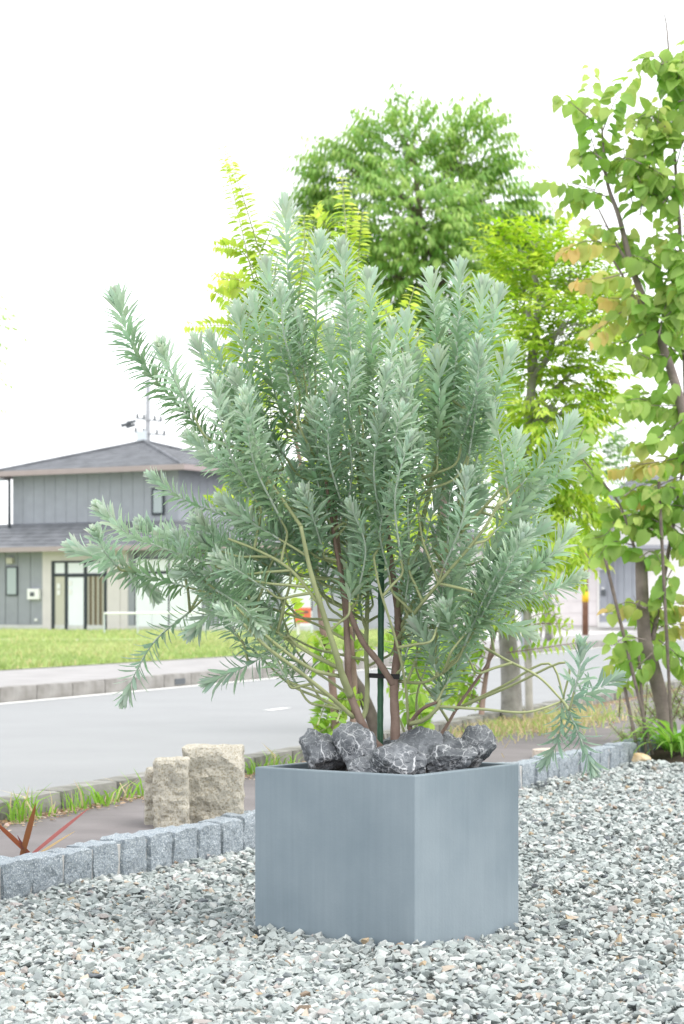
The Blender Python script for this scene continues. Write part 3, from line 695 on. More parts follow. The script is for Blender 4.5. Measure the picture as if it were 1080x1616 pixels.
# stake and tie
sp0 = S(600, 1196, 0.035); stake = thing('plant_stake', sp0, 'dark green ribbed plant stake standing among the shrub stems', 'stake')
sg = Geo(); N = 46; pts = [sp0.lerp(S(604, 592, 0.035), i / N) for i in range(N + 1)]
sg.tube(pts, [0.0098 + (0.0009 if i % 2 else 0) for i in range(N + 1)], 10).build('pole', M['stake'], stake, smooth=True)
Geo().tube([pts[-1], pts[-1] + Vector((0, 0, 0.02))], [0.0105, 0.006], 10).build('cap', M['stake'], stake)
tie = Geo()
pc = S(602, 1067, 0.035)
for a, b in ((S(584, 1066, 0.0), S(630, 1068, -0.012)), (S(584, 1066, 0.06), S(630, 1068, 0.045))):
    dirv = (b - a).normalized(); tie.box((a + b) / 2, ((b - a).length, 0.004, 0.015), axes=(dirv, Vector((0, 0, 1)).cross(dirv), Vector((0, 0, 1))))
for a, b in ((S(584, 1066, 0.0), S(584, 1066, 0.06)), (S(630, 1068, -0.012), S(630, 1068, 0.045))):
    dirv = (b - a).normalized(); tie.box((a + b) / 2, ((b - a).length + 0.004, 0.004, 0.0148), axes=(dirv, Vector((0, 0, 1)).cross(dirv), Vector((0, 0, 1))))
tag(tie.build('tie_strap', M['black_rubber'], None, pc), 'black rubber strap tying the shrub stem to the green stake', 'strap')

# ================================================================== GENERIC BROADLEAF TREES
def limb(g, a, b, r0, r1, wob=0.06, n=7, sag=0.0):
    L = (b - a).length; m1 = a.lerp(b, 0.35) + rv(wob * L * 0.5); m2 = a.lerp(b, 0.7) + rv(wob * L * 0.5) + Vector((0, 0, -sag * L))
    sp = spline([a, m1, m2, b], 5); k = len(sp)
    g.tube(sp, [r0 + (r1 - r0) * i / (k - 1) for i in range(k)], n); return sp
def sprig(lv, p, d, L, nl, ll, lw, cf, hang=0.5, out=None):
    """an alternate-leaved twig; leaves hang and point outwards"""
    d = d.normalized(); side = d.cross(Vector((0, 0, 1)))
    if side.length < 0.1: side = Vector((1, 0, 0))
    side.normalize()
    for i in range(nl):
        t = (i + 0.6) / nl; q = p + d * (L * t) + Vector((0, 0, -0.22 * L * t * t))
        sgn = 1 if i % 2 else -1
        ld = d * 0.55 + side * (0.62 * sgn) + Vector((0, 0, -hang)) + rv(0.16)
        if i == nl - 1: ld = d + Vector((0, 0, -hang)) + rv(0.1)
        lv.add(q, ld, Vector((0, 0, 1)) + d * 0.3 + rv(0.25), ll * random.uniform(0.75, 1.15), lw * random.uniform(0.85, 1.1), cf())
def tree(name, label, cat, base, trunk_pts, r0, lobes, nspr, sprL, nl, ll, lw, colours, barkm, hang=0.5, group=None, seed=1, limbs_to=None):
    """lobes: (centre, rx, ry, rz) in metres; sprigs fill them, denser towards the outside"""
    random.seed(seed); th = thing(name, base, label, cat, group); g = Geo()
    tp = spline(trunk_pts, 6); k = len(tp)
    g.tube(tp, [r0 * (1.18 if i == 0 else 1) * (1 - 0.72 * i / (k - 1)) for i in range(k)], 10)
    lv = Leaves('drop'); tot = sum(l[1] * l[3] for l in lobes); bg = Geo()
    cen = sum((l[0] for l in lobes), Vector()) / len(lobes)
    for c, rx, ry, rz in lobes:
        low = [q for q in tp if q.z < c.z - rz * 0.3] or tp[:1]
        a = min(low, key=lambda q: (q - c).length * 1 + abs(q.z - (c.z - rz * 1.6)) * 0.6)
        sp = limb(bg, a, c + Vector((0, 0, rz * 0.3)), r0 * 0.33, r0 * 0.07, 0.09)
        m = max(6, int(nspr * rx * rz / tot)); anch = sp[6:] or sp
        for j in range(m):
            u = rv().normalized(); rr_ = random.uniform(0.25, 1.0) ** 0.45
            p = c + Vector((u.x * rx, u.y * ry, u.z * rz)) * rr_ * (1 + random.gauss(0, 0.11))
            d = (p - c) * 0.7 + (p - cen) * 0.5 + rv(0.25 * rx); d.z *= 0.45; d.z += 0.1 * rx
            if j % 7 == 0: limb(bg, random.choice(anch), p, r0 * 0.06, r0 * 0.018, 0.12, 5)
            tone = random.random()
            c1 = mixc(colours[0], colours[1], tone)
            lit = 0.5 + 0.5 * u.z
            sprig(lv, p, d, sprL * random.uniform(0.7, 1.3), nl, ll, lw, lambda: jit(c1, 0.16), hang)
    g.build('trunk', barkm, th, smooth=True); tag(bg.build('branches', barkm, th, smooth=True), kind='stuff')
    me = lv.mesh('crown', np.arange(len(lv.p)), WL[th.name]); o = put('crown', me, M['leaf'], th); tag(o, kind='stuff')
    return th
def lobes_px(L, Y): return [(V(x, y, Y + dy), rx / F * Y, (rx * 0.75) / F * Y, rz / F * Y) for x, y, rx, rz, dy in L]
# tree across the road (darker crown)
YA = 45.0; bA = V(700, 0, YA); bA.z = 0.165
tree('zelkova_tree', 'tall zelkova tree with deep green drooping leaves rising behind the silver shrub', 'tree', bA,
     [bA, V(702, 900, YA), V(700, 760, YA), V(690, 600, YA), V(672, 430, YA), V(655, 260, YA)], 0.2,
     lobes_px([(632, 232, 62, 66, 0), (742, 236, 54, 60, .5), (552, 278, 55, 60, -.4), (515, 330, 26, 50, -.3), (820, 350, 30, 40, .3), (650, 335, 90, 68, -1), (760, 325, 60, 56, .3), (560, 390, 55, 62, 0),
               (690, 420, 90, 62, -.6), (620, 450, 60, 60, .6), (780, 400, 55, 55, .8), (700, 530, 90, 70, 0), (740, 640, 80, 80, .3)], YA),
     2500, 0.62, 10, 0.19, 0.165, [(0.18, 0.34, 0.085), (0.42, 0.58, 0.18)], M['dark_bark'], 1.15, seed=3)
# street tree on the near pavement (bright crown)
YB = G(808, 1143, 0.1).y; bB = G(808, 1143, 0.1)
tree('zelkova_tree', 'young street tree with lime green sprays and pale grey trunk beside the near kerb', 'tree', bB,
     [bB, V(806, 1060, YB), V(800, 980, YB), V(806, 880, YB), V(822, 760, YB), V(838, 620, YB), V(850, 470, YB)], 0.092,
     lobes_px([(845, 400, 62, 48, 0), (905, 440, 62, 52, -.2), (820, 470, 55, 55, .3), (890, 520, 70, 45, -.4), (940, 500, 45, 40, .2), (835, 570, 62, 50, 0), (915, 590, 58, 36, .1),
               (870, 650, 66, 42, -.3), (820, 690, 50, 45, .2), (930, 640, 40, 26, 0), (860, 740, 62, 45, 0), (905, 800, 52, 40, .1), (840, 820, 55, 40, -.2), (880, 860, 55, 30, -.3)], YB),
     1350, 0.20, 9, 0.090, 0.082, [(0.30, 0.48, 0.06), (0.58, 0.70, 0.14)], M['bark'], 0.42, seed=5)
# its two props and the suckers round its foot
for k, (dx, lean, hgt) in enumerate(((28, 0.03, 1.15), (-26, 0.1, 1.05))):
    p0 = G(808 + dx, 1146 + 3 * k, 0.1); p0.y += 0.1 * k; p1 = p0 + Vector((-0.02 * (1 if dx > 0 else -1) - lean * 0.2, 0.0, hgt))
    o = Geo().tube(spline([p0, p0.lerp(p1, 0.5), p1], 4), [0.031, 0.031, 0.03, 0.03, 0.03, 0.029, 0.029, 0.029, 0.028], 9)
    if k == 0:
        tag(o.build('tree_prop', M['weathered_wood'], None, p0, smooth=True), 'weathered round wooden prop post beside the pale grey street tree trunk', 'post')
def twiggy(name, label, cat, base, stems, twigs, ll, lw, colours, barkm, n_parts, seed, hang=0.35, pitch=0.03, kind='drop', group=None, dark=None, opposite=False):
    """shrub or small tree described by stems and leafy twigs: (points, tint key)"""
    random.seed(seed); th = thing(name, base, label, cat, group)
    for pts, ra, rb, *sm in stems:
        sp = spline(pts, 6); n = len(sp)
        Geo().tube(sp, [ra + (rb - ra) * i / (n - 1) for i in range(n)], 8).build('stem', M[sm[0]] if sm else barkm, th, smooth=True)
    lv = Leaves(kind); tg = Geo()
    for pts, tk in twigs:
        sp = spline(pts, 8); n = len(sp); tg.tube(sp, [0.005 - 0.0035 * i / (n - 1) for i in range(n)], 5)
        L = sum((sp[i + 1] - sp[i]).length for i in range(n - 1)); m = max(3, int(L / pitch)); ph = random.choice((0, 1))
        for j in range(m):
            f = (j + 0.7) / m * (n - 1); i = min(n - 2, int(f)); q = sp[i].lerp(sp[i + 1], f - i); d = (sp[i + 1] - sp[i]).normalized()
            side = d.cross(Vector((0.1, -1, 0.25))).normalized(); tip = j / m
            for sgn in ((1, -1) if opposite else ((1,) if (j + ph) % 2 else (-1,))):
                ld = d * random.uniform(0.15, 0.5) + side * (sgn * random.uniform(0.6, 1)) + Vector((0, random.uniform(-.35, .35), -hang * random.uniform(0.6, 1.3)))
                nn = Vector((0, -0.55, 0.75)) + rv(0.35) if kind == 'heart' else Vector((0, -0.5, 1)) + rv(0.3)
                cc = mixc(colours[tk][0], colours[tk][1], min(1, max(0, tip * 0.8 + random.uniform(-.25, .25))))
                sc_ = (1.0 - 0.45 * max(0, tip - 0.6) / 0.4) * random.uniform(0.72, 1.12)
                st = 0.25 * ll if kind == 'heart' else 0.0
                lv.add(q + ld.normalized() * st, ld, nn, ll * sc_, lw * sc_, jit(cc, 0.13))
    tag(tg.build('twigs', barkm, th, smooth=True), kind='stuff')
    lv.finish(th, M['leaf'], n_parts); return th
# ------------------------------------------------------------------ yellow-green shrub behind the planter
YD = 11.6
def D(px, py, dy=0.0): return V(px, py, YD + dy)
bD = V(535, 0, YD); bD.z = 0.1
stemsD = [([D(532, 1232), D(528, 1120), D(520, 1040), D(508, 985), D(500, 900), D(480, 760), D(450, 620), D(428, 540)], 0.026, 0.006, 'stem'),
          ([D(560, 1232), D(557, 1150), D(560, 1080, .1), D(550, 960, .1), D(540, 800, .1), D(540, 620, .1), D(546, 470, .1)], 0.022, 0.005, 'stem'),
          ([D(612, 1232, .1), D(592, 1148, .1), D(572, 1095, .12), D(554, 1055, .15), D(560, 960, .2), D(600, 860, .2), D(640, 740, .2), D(640, 600, .2), D(632, 530, .2)], 0.044, 0.006, 'dark_bark')]
twD = []
def tw(*p, k=0, dy=0.0): twD.append(([D(x, y, dy + random.uniform(-.15, .15)) for x, y in p], k))
random.seed(21)
tw((420, 520), (395, 420), (372, 320), (352, 232)); tw((425, 480), (385, 400), (340, 388)); tw((430, 540), (390, 450), (345, 440))
tw((440, 560), (400, 470), (338, 432)); tw((450, 590), (380, 520), (292, 514)); tw((430, 470), (440, 400), (462, 350)); tw((455, 520), (470, 430), (505, 325))
tw((548, 440), (546, 360), (540, 280)); tw((560, 460), (566, 400), (572, 335)); tw((548, 420), (520, 370), (500, 325)); tw((632, 540), (640, 500), (655, 452)); tw((632, 540), (618, 505), (600, 480))
tw((470, 500), (490, 440), (530, 400)); tw((480, 600), (440, 540), (400, 510)); tw((400, 420), (425, 370), (440, 330), k=0)
tw((440, 520), (410, 400), (380, 300), (362, 250)); tw((430, 500), (390, 460), (350, 450)); tw((440, 540), (370, 480), (330, 455)); tw((450, 560), (420, 440), (400, 360)); tw((470, 480), (480, 400), (480, 340)); tw((556, 470), (552, 400), (556, 320)); tw((430, 600), (360, 560), (320, 560)); tw((440, 640), (380, 590), (345, 580))
for k in range(95):
    x = random.uniform(330, 690); y = random.uniform(520, 1000)
    if x < 420 and y > 800: continue
    L = random.uniform(40, 110); a = random.uniform(-2.6, -0.5); tw((x, y), (x + L * .5 * math.cos(a), y + L * .5 * math.sin(a) - 4), (x + L * math.cos(a), y + L * math.sin(a) + 8))
for k in range(26):   # low sprouts
    x = random.choice((random.uniform(500, 545), random.uniform(640, 700))); y = random.uniform(1000, 1170); L = random.uniform(25, 60); a = random.uniform(-2.9, -0.2)
    tw((x, y), (x + L * .5 * math.cos(a), y + L * .5 * math.sin(a)), (x + L * math.cos(a), y + L * math.sin(a) + 6), k=1)
twiggy('lime_shrub', 'tall lime green shrub with arching leafy whips behind the silver shrub', 'shrub', bD, stemsD, twD, 0.078, 0.095,
       {0: ((0.36, 0.53, 0.07), (0.66, 0.74, 0.16)), 1: ((0.24, 0.43, 0.07), (0.44, 0.58, 0.12))}, M['young_stem'], 300, 31, 0.30, 0.024, opposite=True)
# ------------------------------------------------------------------ suckers round the street tree's foot
twS = []; random.seed(44)
def Bp(px, py, dy=0.0): return V(px, py, YB - 0.25 + dy)
for k in range(62):
    x0 = random.uniform(735, 830); y0 = random.uniform(950, 1120); sgn = random.choice((-1, 1, 1)); L = random.uniform(35, 85)
    if y0 > 1010: x0 = random.uniform(715, 775); sgn = -1
    twS.append(([Bp(x0, y0), Bp(x0 + sgn * L * 0.5, y0 - 14, -.05), Bp(x0 + sgn * L, y0 - 2, -.1)], 0))
twS += [([Bp(800, 1030), Bp(860, 1022, -.1), Bp(925, 1012, -.15)], 0), ([Bp(810, 1000), Bp(850, 985, -.1), Bp(905, 985, -.1)], 0), ([Bp(820, 970), Bp(840, 945), Bp(880, 940)], 0)]
bS = G(758, 1148, 0.1)
twiggy('sapling', 'thin sapling with bright green leaves leaning beside the street tree', 'sapling', bS,
       [([bS, V(764, 1090, YB - .2), V(772, 1040, YB - .2), V(786, 980, YB - .2), V(800, 920, YB - .2)], 0.026, 0.008)], twS, 0.085, 0.085,
       {0: ((0.25, 0.45, 0.06), (0.56, 0.70, 0.13))}, M['stem'], 160, 45, 0.25, 0.045, opposite=True)

# ------------------------------------------------------------------ heart-leaved tree at the right
YE = 14.6
def E(px, py, dy=0.0): return V(px, py, YE + dy)
bE = V(1052, 0, YE); bE.z = 0.06
stemsE = [([E(1056, 1185), E(1046, 1115), E(1030, 1050), E(1018, 1010), E(1014, 940), E(1012, 880)], 0.055, 0.042),
          ([E(1100, 1190), E(1100, 900), E(1090, 720), E(1070, 620), E(1040, 530), E(1000, 430), E(978, 345), E(958, 285), E(950, 200)], 0.05, 0.006),
          ([E(1015, 930), E(1000, 860), E(980, 800), E(955, 765), E(908, 712)], 0.012, 0.005),
          ([E(1105, 1190, .2), E(1085, 700, .2), E(1076, 430, .2), E(1066, 260, .2), E(1058, 120, .2), E(1052, 40, .2), E(1045, 12, .2)], 0.02, 0.002),
          ([E(1034, 520), E(1000, 470), E(980, 430), E(960, 400)], 0.012, 0.006),
          ([E(1000, 430), E(970, 380), E(945, 330)], 0.012, 0.005),
          ([E(1030, 1010), E(1050, 900, .1), E(1068, 800, .1), E(1085, 690, .1)], 0.018, 0.01)]
twE = []; random.seed(61)
def te(*p, k=0): twE.append(([E(x, y, random.uniform(-.25, .25)) for x, y in p], k))
te((960, 290), (930, 200), (935, 100)); te((940, 300), (905, 290), (850, 282)); te((935, 190), (905, 165), (885, 145)); te((950, 210), (975, 150), (1005, 110))
te((1000, 330), (985, 240), (990, 180)); te((1010, 340), (1030, 240), (1045, 150)); te((1056, 120), (1040, 90), (1010, 95)); te((1060, 160), (1075, 110), (1090, 60))
te((958, 310), (920, 300), (890, 330)); te((950, 250), (925, 235), (915, 255)); te((975, 390), (930, 380), (890, 395), k=1); te((990, 430), (950, 440), (905, 440), k=1)
te((1000, 440), (1030, 400), (1050, 340)); te((1015, 470), (970, 500), (925, 535), k=1); te((1030, 520), (985, 540), (950, 540)); te((1040, 530), (1055, 470), (1080, 430))
te((1050, 560), (1020, 560), (1005, 570)); te((1060, 600), (1040, 620), (1000, 620)); te((1075, 640), (1030, 640), (970, 640)); te((1080, 660), (1040, 690), (990, 700))
te((1085, 720), (1030, 730), (965, 738), k=1); te((1080, 750), (1030, 770), (1000, 790), k=1); te((1075, 770), (1050, 800), (1030, 830)); te((955, 765), (935, 750), (920, 730))
te((908, 712), (915, 690), (925, 670)); te((980, 800), (960, 840), (935, 850)); te((1000, 860), (965, 855), (945, 880)); te((1010, 880), (1030, 870), (1045, 890)); te((990, 830), (975, 800), (960, 800))
te((1060, 830), (1075, 850), (1090, 880)); te((1060, 900), (1045, 930), (1040, 960)); te((1020, 960), (990, 950), (962, 965), k=1); te((1025, 975), (1055, 955), (1090, 950), k=1)
te((1020, 1000), (1060, 985), (1095, 990), k=1); te((1020, 1010), (990, 1005), (965, 1020)); te((1020, 1020), (985, 1040), (960, 1050)); te((1030, 1030), (1000, 1060), (985, 1085))
te((1040, 1010), (1065, 1030), (1085, 1060)); te((1035, 990), (1010, 960), (1000, 940)); te((1068, 260), (1080, 220), (1100, 200)); te((1070, 330), (1040, 310), (1015, 300)); te((1075, 420), (1060, 380), (1040, 370))
te((1075, 480), (1050, 520), (1020, 510)); te((1080, 560), (1065, 540), (1090, 500)); te((990, 405), (960, 360), (930, 355)); te((1008, 455), (985, 470), (955, 470), k=1); te((1050, 200), (1020, 180), (1000, 200))
for k in range(46):
    x = random.uniform(985, 1120); y = random.uniform(90, 900); L = random.uniform(35, 75); a = random.uniform(-3.0, -0.2); te((x, y), (x + L * .5 * math.cos(a), y + L * .5 * math.sin(a)), (x + L * math.cos(a), y + L * math.sin(a) + 8))
twiggy('heart_leaved_tree', 'slender tree with round heart shaped leaves, some orange tipped, at the gravel edge', 'tree', bE, stemsE, twE, 0.112, 0.118,
       {0: ((0.24, 0.42, 0.09), (0.50, 0.61, 0.19)), 1: ((0.36, 0.48, 0.12), (0.72, 0.50, 0.22))}, M['brown_bark'], 300, 63, 0.95, 0.054, kind='heart', opposite=True)
# dark bamboo props under it
PROPS = [((1008, 1172), (986, 1085), 'short dark bamboo stick leaning under the heart leaved tree'),
         ((1030, 1180), (955, 880), 'long dark bamboo prop leaning left across the heart leaved tree'),
         ((1020, 1165), (1008, 1030), 'thin upright bamboo stick beside the heart leaved tree trunk'),
         ((1062, 1175), (1040, 760), 'tall dark bamboo cane rising right of the heart leaved tree trunk')]
for (x0, y0), (x1, y1), lb in PROPS:
    a, b = V(x0, y0, YE - .3), V(x1, y1, YE - .15); a.z = 0.05; n = 24
    pts = [a.lerp(b, i / n) for i in range(n + 1)]
    tag(Geo().tube(pts, [0.011 + (0.002 if i % 5 == 0 else 0) for i in range(n + 1)], 7).build('bamboo_prop', M['dark_bark'], None, a, smooth=True), lb, 'prop', 'bamboo props of the heart leaved tree')

# ================================================================== PLANTING BED AT THE RIGHT
def mound(name, c, rx, ry, h, m, label=None, cat=None, kind=None, rz=0):
    g = Geo(); n = 18; k = 8
    for i in range(k + 1):
        r = i / k
        for j in range(n):
            a = 2 * math.pi * j / n; q = 1 + 0.12 * math.sin(3 * a + 1) + 0.07 * math.sin(7 * a)
            x, y = rx * r * q * math.cos(a), ry * r * q * math.sin(a)
            g.v.append(Vector((c[0] + x * math.cos(rz) - y * math.sin(rz), c[1] + x * math.sin(rz) + y * math.cos(rz), c[2] + h * (1 - r * r) * (1 + 0.15 * math.sin(i * 3 + j * 2)) - 0.02)))
    g.f = [(i * n + j, i * n + (j + 1) % n, (i + 1) * n + (j + 1) % n, (i + 1) * n + j) for i in range(k) for j in range(n)]
    o = g.build(name, m, None, Vector(c), smooth=True); return tag(o, label, cat, kind=kind)
sb = G(1085, 1196, 0.02)
mound('soil_bed', (sb.x + 0.25, sb.y + 0.3, 0.02), 0.75, 1.0, 0.10, M['soil'], kind='structure', rz=0.3)
def strap_leaf(base, d, L, w, sag, n=7, fold=0.25, side=None):
    """arching strap leaf as verts/faces"""
    side = side or d.cross(Vector((0, 0, 1))).normalized(); P = []; p = Vector(base); v = d.normalized(); st = L / n
    for i in range(n + 1):
        t = i / n; ww = w * (0.55 + 0.9 * t - 1.45 * t * t * t) if t < 1 else 0
        ww = max(ww, 0.0004); up = side.cross(v).normalized()
        P += [p - side * ww + up * ww * fold, p.copy(), p + side * ww + up * ww * fold]
        v = (v + Vector((0, 0, -sag * st / L * (0.4 + 1.5 * t)))).normalized(); p = p + v * st
    f = []
    for i in range(n):
        a = i * 3; f += [(a, a + 1, a + 4, a + 3), (a + 1, a + 2, a + 5, a + 4)]
    return P, f
def clump(name, base, label, cat, nl, Lr, wr, sag, colours, m, spread=1.0, dirs=None, seed=1, leafname='leaf'):
    random.seed(seed); th = thing(name, base, label, cat)
    for k in range(nl):
        if dirs: d, L, w_, s_, c_ = dirs[k]
        else:
            a = random.uniform(0, 2 * math.pi); e = random.uniform(0.55, 1.35)
            d = Vector((math.cos(a) * spread, math.sin(a) * spread, e)); L = random.uniform(*Lr); w_ = random.uniform(*wr); s_ = random.uniform(*sag); c_ = jit(mixc(colours[0], colours[1], random.random()), 0.1)
        off = Vector((random.gauss(0, .035), random.gauss(0, .035), 0)) if not dirs else Vector((0.012 * (k - 2), 0.01 * (k % 2), 0))
        P, f = strap_leaf(Vector(base) + off, d, L, w_, s_, side=(d.cross(Vector((0.3, 1, 0))).normalized() if dirs else None))
        me = mesh_from(leafname, [p - Vector(base) for p in P], f, True, c_); put(leafname, me, m, th)
    return th
bb = G(1066, 1186, 0.07)
clump('strap_leaf_clump', bb, 'clump of glossy green arching strap leaves beside the ochre stone', 'plant', 60, (0.34, 0.6), (0.011, 0.017), (1.1, 2.0), ((0.15, 0.33, 0.06), (0.32, 0.52, 0.12)), M['leaf'], 0.95, seed=71)
# small cream-edged shrub
twV = []; random.seed(81); YV = G(1000, 1180, 0.08).y + 0.35
for k in range(44):
    x = random.gauss(1045, 30); y = random.uniform(1110, 1195); L = random.uniform(35, 85); a = random.uniform(-2.4, -0.8)
    if k > 28: x, y = random.uniform(985, 1035), random.uniform(1170, 1192); a = random.uniform(-3.1, -1.6); L = random.uniform(20, 55)
    twV.append(([V(x, y, YV + random.uniform(-.2, .2)), V(x + L * .5 * math.cos(a), y + L * .5 * math.sin(a), YV), V(x + L * math.cos(a), y + L * math.sin(a), YV)], 0))
bV = V(1040, 0, YV); bV.z = 0.06
twiggy('variegated_shrub', 'low airy shrub with small cream edged leaves behind the strap leaf clump', 'shrub', bV, [([bV, V(1046, 1120, YV)], 0.008, 0.004)], twV, 0.030, 0.034,
       {0: ((0.30, 0.42, 0.16), (0.68, 0.70, 0.44))}, M['stem'], 0, 82, 0.1, 0.014, opposite=True)
orp = G(1011, 1207, 0.0); o = put('ochre_stone', boulder(91, 0.075, 0.06, 0.05, 3, 10, 0.05), M['ochre_rock'], None, (orp.x, orp.y + 0.02, 0.035)); o.rotation_euler = (0, 0.15, 0.3)
tag(o, 'small ochre yellow stone lying against the end of the granite edging', 'stone')
# ------------------------------------------------------------------ red bronze flax behind the edging at the left
bF = G(30, 1372, 0.1); YFL = 7.95; bF = V(42, 0, YFL); bF.z = 0.09
def fd(px, py, dy=0.0): p = V(px, py, YFL + dy); v = p - bF; return v
FL = [((67, 1266), 0.015, (0.20, 0.085, 0.04)), ((146, 1272), 0.0085, (0.40, 0.15, 0.14)), ((118, 1310), 0.005, (0.55, 0.40, 0.22)), ((22, 1318), 0.007, (0.16, 0.06, 0.06)), ((20, 1330), 0.008, (0.20, 0.08, 0.06)), ((-30, 1290), 0.012, (0.25, 0.09, 0.05))]
dirs = []
for (x, y), w_, c_ in FL:
    v = fd(x, y); dirs.append((v, v.length, w_, 0.05, c_))
clump('bronze_flax', bF, 'sparse bronze red flax leaves poking up behind the granite edging', 'plant', len(dirs), None, None, None, None, M['grass'], dirs=dirs, seed=5)

# ------------------------------------------------------------------ rough granite posts
def border_Y(px):                          # depth at which a pixel column meets the back of the edging
    o = Bo + Bn * 0.15; k = (px - PW / 2) / F
    t = (k * o.y - o.x) / (Bd.x - k * Bd.y); return o.y + Bd.y * t
def stone_post(px0, px1, pyt, dy, seed, label, chip, m='post_stone', depth=0.16, ztop=None):
    Yp = border_Y((px0 + px1) / 2) + dy; a, b = V(px0, pyt, Yp), V(px1, pyt, Yp); wd = b.x - a.x; h = a.z - 0.1 + 0.012
    me = rough_box(wd, depth, h + 0.05, 18, 0.011, 0.016, seed, 17, chip)
    o = put('stone_post', me, M[m], None, ((a.x + b.x) / 2, Yp + depth / 2, 0.05)); return tag(o, label, 'stone post', 'cut granite posts behind the edging')
stone_post(288, 383, 1184, 0.05, 3, 'widest and tallest rough granite post behind the granite edging', [(Vector((0.55, -0.62, 0.56)).normalized(), 0.165)])
stone_post(241, 296, 1203, 0.17, 8, 'middle sized rough granite post between a wide and a thin one', [(Vector((-0.5, -0.4, 0.75)).normalized(), 0.2)], depth=0.14)
stone_post(228, 258, 1219, 0.46, 12, 'lowest rough granite post, mostly hidden behind the middle one', None, depth=0.12)
Yq = border_Y(862) + 0.18; a, b = V(842, 1184, Yq), V(884, 1184, Yq)
o = put('stone_block', rough_box(b.x - a.x, 0.13, a.z - 0.1 + 0.02, 6, 0.006, 0.012, 23, 14, [(Vector((0.75, -0.1, 0.65)).normalized(), 0.05)]), M['pink_stone'], None, ((a.x + b.x) / 2, Yq + 0.06, 0.085))
tag(o, 'low pinkish stone block on the pavement behind the edging near the planter', 'stone')

# ================================================================== GRASS, WEEDS, LITTER
def blades(name, P, H, lean, Wd, C, label, cat='grass'):
    """P (K,3) feet; three-segment tapering blades, joined"""
    K = len(P); az = rng.uniform(0, 2 * np.pi, K); ca, sa = np.cos(az), np.sin(az)
    ph = rng.uniform(0, 2 * np.pi, K); sx, sy = np.cos(ph), np.sin(ph); out = np.zeros((K, 5, 3))
    for i, (t, ww) in enumerate(((0, 1), (0.55, 0.75))):
        cx = P[:, 0] + ca * lean * H * t * t; cy = P[:, 1] + sa * lean * H * t * t; cz = P[:, 2] + H * t
        for j, s in enumerate((-1, 1)):
            out[:, i * 2 + j, 0] = cx + s * sx * Wd * ww; out[:, i * 2 + j, 1] = cy + s * sy * Wd * ww; out[:, i * 2 + j, 2] = cz
    out[:, 4, 0] = P[:, 0] + ca * lean * H; out[:, 4, 1] = P[:, 1] + sa * lean * H; out[:, 4, 2] = P[:, 2] + H * (1 - 0.25 * lean)
    me = big_mesh(name, out.reshape(-1, 3), [(0, 1, 3, 2), (2, 3, 4)], K, 5, np.repeat(C, 5, axis=0))
    return tag(put(name, me, M['grass']), label, cat, kind='stuff')
# lawn beyond the road
N = 90000; Yl = 27.5 * (78 / 27.5) ** rng.uniform(0, 1, N) ** 0.9; Xl = rng.uniform(-0.205, 0.03, N) * Yl
n_ = (Xl - Fo.x) * Fn.x + (Yl - Fo.y) * Fn.y; pth = (Yl > 53) & (Yl < 58.5) & (Xl < V(240, 0, 55).x)
k_ = (n_ > 3.1) & ~pth; Xl, Yl = Xl[k_], Yl[k_]; K = len(Xl)
patch = 0.5 + 0.5 * np.sin(Xl * 1.3 + 2 * np.sin(Yl * 0.4)) * np.cos(Yl * 0.7 + Xl * 0.3)
cg = np.array([0.30, 0.40, 0.15])[None] * (1 - patch[:, None]) + np.array([0.46, 0.51, 0.24])[None] * patch[:, None]
cg *= rng.uniform(0.75, 1.25, (K, 1)); dry = rng.uniform(0, 1, K) < 0.10; cg[dry] = np.array([0.55, 0.50, 0.28])
blades('lawn_grass', np.stack([Xl, Yl, np.full(K, 0.17)], 1), rng.uniform(0.05, 0.17, K) * (0.7 + 0.6 * patch), rng.uniform(0.2, 0.9, K), rng.uniform(0.008, 0.02, K), cg, 'green lawn strip in front of the grey house', 'lawn')
# weeds along the near kerb
pts = []; hh = []
for px, n, h0 in ((15, 34, 0.15), (35, 30, 0.17), (62, 16, 0.10), (82, 10, 0.13), (105, 12, 0.16), (122, 22, 0.14), (150, 22, 0.15), (168, 24, 0.16), (192, 10, 0.13), (212, 20, 0.17), (395, 18, 0.14), (412, 16, 0.16), (430, 24, 0.17), (447, 14, 0.13), (492, 18, 0.14), (505, 8, 0.10), (-30, 20, .14)):
    o = Ko - Kn * 0.03; kx = (px - PW / 2) / F; t = (kx * o.y - o.x) / (Kd.x - kx * Kd.y)
    c = o + Kd * t
    for _ in range(n):
        if random.random() < 0.35: continue
        q = c + Kd * random.gauss(0, 0.05) - Kn * abs(random.gauss(0, 0.03)); pts.append((q.x, q.y, 0.1)); hh.append(h0 * random.uniform(0.45, 1.15))
K = len(pts); cw = np.array([0.25, 0.44, 0.08])[None] * rng.uniform(0.7, 1.35, (K, 1)); cw[rng.uniform(0, 1, K) < 0.1] = (0.62, 0.52, 0.33)
blades('kerb_weeds', np.array(pts), np.array(hh), rng.uniform(0.3, 1.1, K), rng.uniform(0.003, 0.0065, K), cw, 'bright green weed tufts growing along the near kerb', 'weeds')
